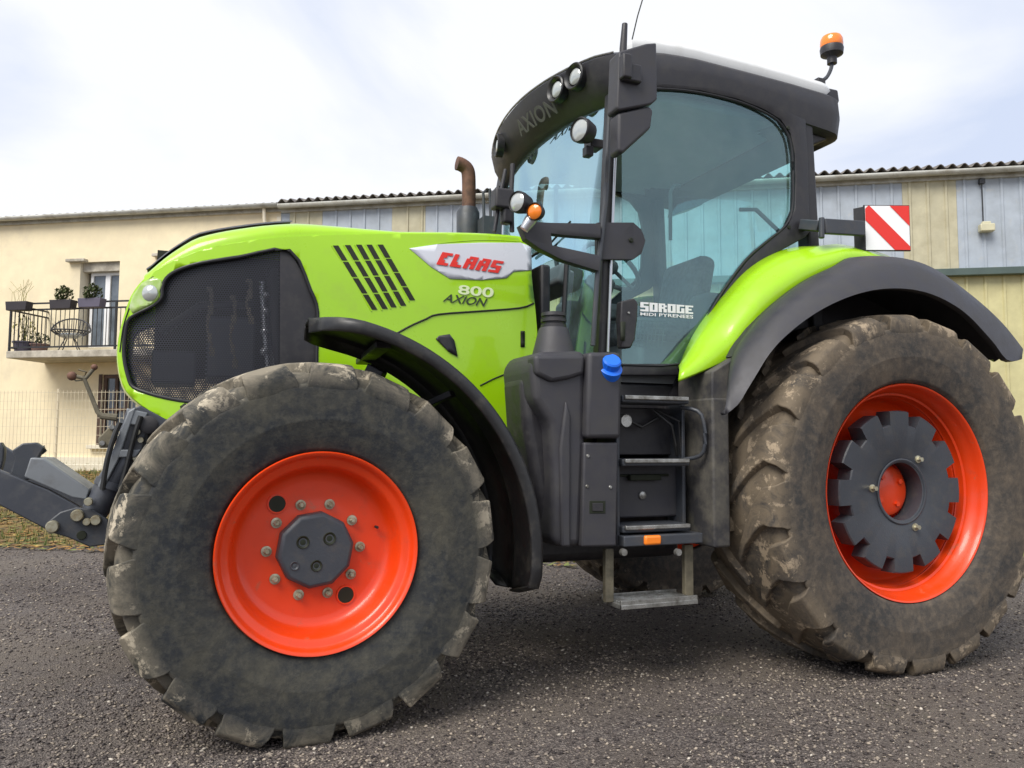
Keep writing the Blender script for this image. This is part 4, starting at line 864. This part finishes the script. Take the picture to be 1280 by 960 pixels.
for h in (w1, w2, w3):
    for q in (((h[0], 0, h[2]), (h[0], .32, h[2]), (h[0], .32, h[3]), (h[0], 0, h[3])), ((h[1], 0, h[2]), (h[1], .32, h[2]), (h[1], .32, h[3]), (h[1], 0, h[3])), ((h[0], 0, h[3]), (h[0], .32, h[3]), (h[1], .32, h[3]), (h[1], 0, h[3])), ((h[0], 0, h[2]), (h[0], .32, h[2]), (h[1], .32, h[2]), (h[1], 0, h[2]))): b.add(q, [(0, 1, 2, 3)])
b.build('window_reveal', 'creampatch', wl, smooth=0)
MB().box(((hs0+sh0)/2, 4.6, (ZB+EZ)/2-.3), (sh0-hs0-.1, 8.4, EZ-ZB+.3)).build('back_walls', 'cream', H, smooth=0)
MB().box((sh0-.04, -.012, (ZB+EZ)/2-.2), (.10, .02, EZ-ZB+.1)).build('corner_trim', 'creampatch', H, smooth=0)
def french(h, y=.25, nl=2, name='window', fm='whitepvc'):
    b = MB(); W_, Hh = h[1]-h[0], h[3]-h[2]; t = .07
    for x in (h[0]+t/2, h[1]-t/2): b.box((x, y, (h[2]+h[3])/2), (t, .06, Hh))
    for z in (h[2]+t/2, h[3]-t/2): b.box(((h[0]+h[1])/2, y-.002, z), (W_, .06, t))
    for k in range(1, nl): b.box((h[0]+W_*k/nl, y-.004, (h[2]+h[3])/2), (.13, .06, Hh-.02))
    f = b.build(name, fm, H, bevel=.006)
    MB().box(((h[0]+h[1])/2, y+.012, (h[2]+h[3])/2), (W_-.04, .012, Hh-.04)).build('pane', 'pane', f, smooth=0)
    MB().box(((h[0]+h[1])/2+W_*.22, y+.10, (h[2]+h[3])/2), (W_*.4, .02, Hh-.1)).build('curtain', 'whitepvc', f, smooth=0)
    return f
french((w1[0]+.12, w1[1], w1[2], w1[3]-.22)); french((w3[0]+.12, w3[1], w3[2], w3[3]-.22))
for h in (w1, w3):
    MB().box(((h[0]+h[1])/2, .18, h[3]-.11), (h[1]-h[0], .2, .22)).build('shutter_box', 'concrete', H, bevel=.01)
    MB().box((h[0]-.06, -.07, h[3]+.03), (.5, .14, .07)).build('lintel_edge', 'concrete', H, bevel=.01)
b = MB()
for x in (w2[0]+.05, w2[0]+.34, w2[0]+.62): b.box((x, .06, (w2[2]+w2[3])/2), (.07, .05, w2[3]-w2[2]))
for z in (w2[2]+.05, w2[3]-.05, (w2[2]+w2[3])/2): b.box(((w2[0]+w2[1])/2, .058, z), (w2[1]-w2[0], .05, .07))
f = b.build('ground_floor_window', 'brownwood', H); MB().box(((w2[0]+w2[1])/2, .09, (w2[2]+w2[3])/2), (w2[1]-w2[0], .01, w2[3]-w2[2])).build('pane', 'pane', f, smooth=0)
MB().box(((w2[0]+w2[1])/2-.1, -.05, w2[2]-.05), (w2[1]-w2[0]+.3, .2, .09)).build('window_sill', 'creampatch', H, bevel=.01)
MB().box((w2[0]-.04, -.01, (w2[2]+w2[3])/2), (.08, .03, w2[3]-w2[2])).build('window_surround', 'brownwood', H)
MB().box(((hs0+sh0)/2, -.03, ZB+.05), (sh0-hs0, .06, .35)).build('plinth', 'creampatch', H)
# balcony
BO = 1.15; bs0, bs1 = S(10, BO, 440), S(275, BO, 440); bz = Z(80, 437, BO); rz_ = Z(80, 378, BO)
bal = MB().box(((bs0+bs1)/2, -BO/2, bz-.09), (bs1-bs0+.1, BO, .16)).build('balcony', 'concrete', H, bevel=.015)
b = MB()
for z in (rz_, rz_-.14, bz+.07): b.bar((bs0, -BO+.03, z), (bs1, -BO+.03, z), .03, .035); b.bar((bs0, -BO+.03, z), (bs0, 0, z), .03, .035)
k = 0; x = bs0
while x < bs1: b.bar((x, -BO+.03, bz+.07), (x, -BO+.03, rz_-.14), .012, .012, up=(0, 1, 0)); x += .115
for k in range(1, 10): b.bar((bs0, -BO+.03+k*.115, bz+.07), (bs0, -BO+.03+k*.115, rz_-.14), .012, .012, up=(0, 1, 0))
for x in (bs0, S(143, BO, 420), bs1): b.bar((x, -BO+.03, bz-.02), (x, -BO+.03, rz_+.01), .04, .04, up=(0, 1, 0))
b.build('balcony_railing', 'railblack', bal, smooth=0)
# roofs and gutters
def corr_roof(par, s0, s1, amp=.035, per=.21, z=0, off=-.28):
    b = MB(); rings = []; n = int((s1-s0)/per*8)
    for i in range(n+1):
        s = s0+(s1-s0)*i/n; dz = amp*math.sin(2*PI*s/per); rings.append([(s, off, EZ+.13+dz+z), (s, 4.4, EZ+1.05+dz+z), (s, 9.2, EZ+.1+dz+z)])
    return b.loft(rings, close=False).build('roof', 'fibre', par, smooth=60, solid=.015)
rf = corr_roof(H, hs0, sh0+.0, amp=.022, z=-.01, off=-.16)
def gutter(par, s0, s1, z=0):
    b = MB(); prof = [(-.12-.075*math.cos(a)-.08, .10-.085*math.sin(a)) for a in [PI*k/8 for k in range(9)]]
    b.loft([[(s0, y, EZ+z+v) for y, v in prof], [(s1, y, EZ+z+v) for y, v in prof]], close=False)
    b.box(((s0+s1)/2, -.03, EZ+.04+z), (s1-s0, .06, .16)); return b.build('gutter', 'gutter', par, smooth=40, solid=.008)
gutter(H, hs0, sh0+.02)
b = MB(); b.tube([(sh0-.35, -.14, EZ+.02), (sh0-.35, -.10, EZ-.25), (sh0-.32, -.06, EZ-.4)], .04); b.build('gutter_bracket', 'creampatch', H)
# shed
SH = empty('metal_shed', 'long metal shed with blue-grey and cream cladding panels and a dark corrugated roof', 'shed', W0, BRZ)
ss1 = S(1280)+7
zl = Z(1240, 342, .0)
def clad(s0, s1, z0, z1, mat, y=0, per=.335):
    b = MB(); pts = [(s0, y)]; k = math.ceil((s0-sh0)/per)
    while sh0+k*per < s1-.05:
        c = sh0+k*per
        if c-.035 > s0: pts += [(c-.035, y), (c-.018, y-.028), (c+.018, y-.028), (c+.035, y)]
        for q in (.33, .66):
            m_ = c+per*q
            if m_+.02 < s1 and False: pts += [(m_-.012, y), (m_, y-.008), (m_+.012, y)]
        k += 1
    pts.append((s1, y)); b.loft([[(p, q, z0) for p, q in pts], [(p, q, z1) for p, q in pts]], close=False)
    return b.build('cladding_panel', mat, SH, smooth=0, solid=.004)
bd = [sh0, S(362, py=280), S(403, py=280), S(490, py=275), S(532, py=270), S(1128, py=260), S(1196, py=260), ss1]
mt = ['cladblue', 'cladcream', 'cladblue', 'cladcream', 'cladblue', 'cladcream', 'cladblue']
for i, m_ in enumerate(mt): clad(bd[i]+.002, bd[i+1]-.002, zl, EZ+.1, m_, y=-.002*(i % 2))
clad(sh0+.01, ss1, ZB-.6, zl+.02, 'cladyellow', y=.05)
MB().box(((sh0+ss1)/2, -.06, zl+.03), (ss1-sh0, .16, .14)).build('ledge_flashing', 'ledge', SH, bevel=.01)
MB().box(((sh0+ss1)/2, 4.8, (ZB+EZ)/2-.3), (ss1-sh0-.1, 8.6, EZ-ZB+.5)).build('back_walls', 'cladblue', SH, smooth=0)
corr_roof(SH, sh0+.01, ss1, amp=.042, per=.215); gutter(SH, sh0+.03, ss1, -.03)
lx_ = S(1230, py=285); lzz = Z(1230, 287)
lb_ = MB().box((lx_, -.12, lzz), (.26, .16, .15)).box((lx_, -.10, lzz+.10), (.16, .1, .06)).build('wall_lamp', 'lampbody', SH, bevel=.02)
b = MB(); b.tube([(lx_-.03, -.05, lzz+.12), (lx_-.03, -.05, Z(1228, 232))], .012); b.box((lx_-.03, -.06, Z(1228, 228)), (.10, .08, .09)); b.build('lamp_cable', 'railblack', lb_)
# ---------------------------------------------------------------- things on the balcony (world position from the house frame)
def wp(s, off, z): p = W0+BX*s+BN*off; return Vector((p.x, p.y, z))
def foliage(r, n, mat, name, par, cz=0, sx=1, up=1, ls=.035):
    b = MB(); rg_ = random.Random(n)
    for _ in range(n):
        d = Vector((rg_.gauss(0, 1), rg_.gauss(0, 1), rg_.gauss(0, 1))).normalized()*r*rg_.random()**.4; d.x *= sx; d.z *= up
        c = Vector((0, 0, cz))+d; a = Vector((rg_.gauss(0, 1), rg_.gauss(0, 1), rg_.gauss(0, 1))).normalized(); e = a.cross(Vector((.3, .2, 1))).normalized()
        l = ls*(.6+rg_.random()); b.add([c-a*l, c+e*l*.5, c+a*l, c-e*l*.5], [(0, 1, 2, 3)])
    return b.build(name, mat, par, smooth=0, weld=False)
def planter(px, py, w, mat, plant, label, name='balcony_planter', r=.2, off=BO+.12):
    s, z = aw(px, py, off); t = empty(name, label, 'planter', wp(s, off, z-.10), BRZ, 'planter boxes hung on the balcony railing')
    MB().box((0, 0, .1), (w, .2, .2), taper=1.08).build('box', mat, t, bevel=.01)
    if plant == 'bush':
        foliage(r, 420, 'leaf', 'shrub', t, .34, 1.0, 1.0)
    else:
        b = MB(); rg_ = random.Random(3)
        for k in range(14): a = (rg_.random()-.5)*w*.8; b.tube([(a, 0, .18), (a+rg_.gauss(0, .05), rg_.gauss(0, .04), .4), (a+rg_.gauss(0, .12), rg_.gauss(0, .06), .5+.2*rg_.random())], .004, 4)
        b.build('twigs', 'yleaf', t, smooth=0)
planter(24, 383, .50, 'potblack', 'twig', 'dark planter box with bare twigs at the outer corner of the balcony railing')
planter(79, 381, .50, 'potblack', 'bush', 'dark planter box with a round green shrub, on the railing above the rattan chair', r=.19)
planter(115, 379, .52, 'potgrey', 'bush', 'grey planter box with a green shrub on the railing before the french window', r=.2)
def pot(px, off, r, h, mat, label, leaf, hh, seed):
    s, _ = aw(px, 420, off); t = empty('potted_plant', label, 'plant', wp(s, off, bz-.01), 0, 'potted plants on the balcony floor')
    MB().lathe([(r*.75, 0), (r*.8, .02), (r, h), (r*1.08, h), (r*1.08, h-.03)], (0, 0, 0), (0, 0, 1), 24, cap0=True).lathe([(.001, h-.03), (r*.98, h-.03)], (0, 0, 0), (0, 0, 1), 24).build('pot', mat, t)
    foliage(r*1.2, 160, leaf, 'leaves', t, h+hh*.5, 1, hh/r*.45, .03)
    b = MB(); rg_ = random.Random(seed)
    for k in range(7): b.tube([(0, 0, h-.03), (rg_.gauss(0, .05), rg_.gauss(0, .05), h+hh*.5), (rg_.gauss(0, .1), rg_.gauss(0, .1), h+hh)], .005, 4)
    b.build('stems', 'leaf', t, smooth=0)
pot(30, .75, .22, .26, 'potgrey', 'tall yellow-green plant in a wide grey pot on the balcony floor', 'yleaf', .6, 1)
pot(50, .75, .19, .20, 'potbrown', 'small plant in a brown bowl pot beside the grey pot on the balcony', 'leaf', .25, 2)
s, _ = aw(88, 420, .6); ct = empty('rattan_chair', 'dark round rattan armchair with open legs standing on the balcony', 'chair', wp(s, .6, bz-.01), BRZ+.5)
b = MB()
for k in range(26):
    a = 2*PI*k/26; top = Vector((.40*math.cos(a), .36*math.sin(a), .62+.22*math.sin(a) if math.sin(a) > 0 else .50+.0*a)); b.tube([(.12*math.cos(a), .12*math.sin(a), .34), (.30*math.cos(a), .28*math.sin(a), .42), top], .010, 5)
for r_, z_ in ((.14, .345), (.24, .39), (.32, .46)): b.tube([(r_*math.cos(2*PI*k/28), r_*.94*math.sin(2*PI*k/28), z_) for k in range(29)], .010, 5, cap=False)
b.tube([(.40*math.cos(2*PI*k/40), .36*math.sin(2*PI*k/40), .50+(.34*max(0, math.sin(2*PI*k/40)))) for k in range(41)], .018, 6, cap=False)
b.build('seat_shell', 'wicker', ct); MB().sphere((0, 0, .40), .27, 10, .28).build('cushion', 'lens', ct)
for k in range(4): a = PI/4+k*PI/2; MB().tube([(.1*math.cos(a), .1*math.sin(a), .36), (.3*math.cos(a), .28*math.sin(a), .0)], .012, 6).build('leg', 'wicker', ct)
# ---------------------------------------------------------------- wire fence in front of the house
FO = 2.6; f0, f1 = S(-60, FO, 530), S(215, FO, 530); fc = W0+BX*f0+BN*FO; zg = float(ground_z(fc.x, fc.y)); ft = Z(60, 488, FO)
fe = empty('wire_fence', 'pale welded wire fence standing in front of the cream house', 'fence', W0, BRZ)
b = MB(); x = f0
while x < f1: b.box((x, -FO, (zg+ft)/2), (.005, .005, ft-zg)); x += .085
z = zg+.05
while z < ft: b.box(((f0+f1)/2, -FO+.008, z), (f1-f0, .006, .007)); z += .17
b.build('wire_panel', 'wire', fe, smooth=0, weld=False)
for x in np.arange(f0, f1+.1, 2.4): MB().tube([(x, -FO+.04, zg-.2), (x, -FO+.04, ft+.03)], .022, 8).build('post', 'wire', fe)
MB().box(((f0+f1)/2, -FO+.2, zg+.02), (f1-f0, .16, .26)).build('kerb_base', 'creampatch', fe, bevel=.01)

# ================================================================ LIGHT, SKY, CAMERA
w = bpy.data.worlds.new('World'); sc.world = w; w.use_nodes = True; nt = w.node_tree; bg = nt.nodes['Background']
SD = (rt2*.50+fw2*.72-Vector((0, 0, 1))*1.0).normalized(); up = -SD
el = math.asin(up.z); azs = math.atan2(up.x, up.y)
sky = nd(nt, 'ShaderNodeTexSky', sky_type='NISHITA', sun_disc=False, sun_elevation=el, sun_rotation=azs)
g = nd(nt, 'ShaderNodeTexCoord').outputs['Generated']
mp = nd(nt, 'ShaderNodeMapping'); mp.inputs['Scale'].default_value = (1, 1, 2.2); nt.links.new(g, mp.inputs[0])
n1 = noise(nt, mp.outputs[0], 1.35, 8, .5, .5)
cloud = mix(nt, ramp(nt, n1, [(.42, 0), (.58, 1)]), (5.2, 5.8, 7.2), (7.7, 7.8, 8.1))
fin = mix(nt, .93, sky.outputs[0], cloud)
nt.links.new(fin, bg.inputs[0]); bg.inputs[1].default_value = .10
sl = bpy.data.lights.new('sun', 'SUN'); sl.energy = 2.8; sl.angle = R(34); sl.color = (1, .955, .88); so = bpy.data.objects.new('sun', sl); col.objects.link(so)
so.rotation_euler = SD.to_track_quat('-Z', 'Y').to_euler()
cd = bpy.data.cameras.new('camera'); co = bpy.data.objects.new('camera', cd); col.objects.link(co); cd.sensor_width = 36; cd.lens = F/1280*36; cd.clip_end = 2000; cd.clip_start = .05
Xc = R_*math.cos(RO)+U_*math.sin(RO); Yc = -R_*math.sin(RO)+U_*math.cos(RO)
m4 = Matrix((Xc, Yc, -D_)).transposed().to_4x4(); m4.translation = CAM; co.matrix_world = m4
sc.camera = co
sc.view_settings.view_transform = 'Standard'; sc.view_settings.look = 'None'; sc.view_settings.gamma = 1; sc.view_settings.exposure = .45
sc.render.engine = 'CYCLES'; sc.cycles.transparent_max_bounces = 24; sc.cycles.max_bounces = 8
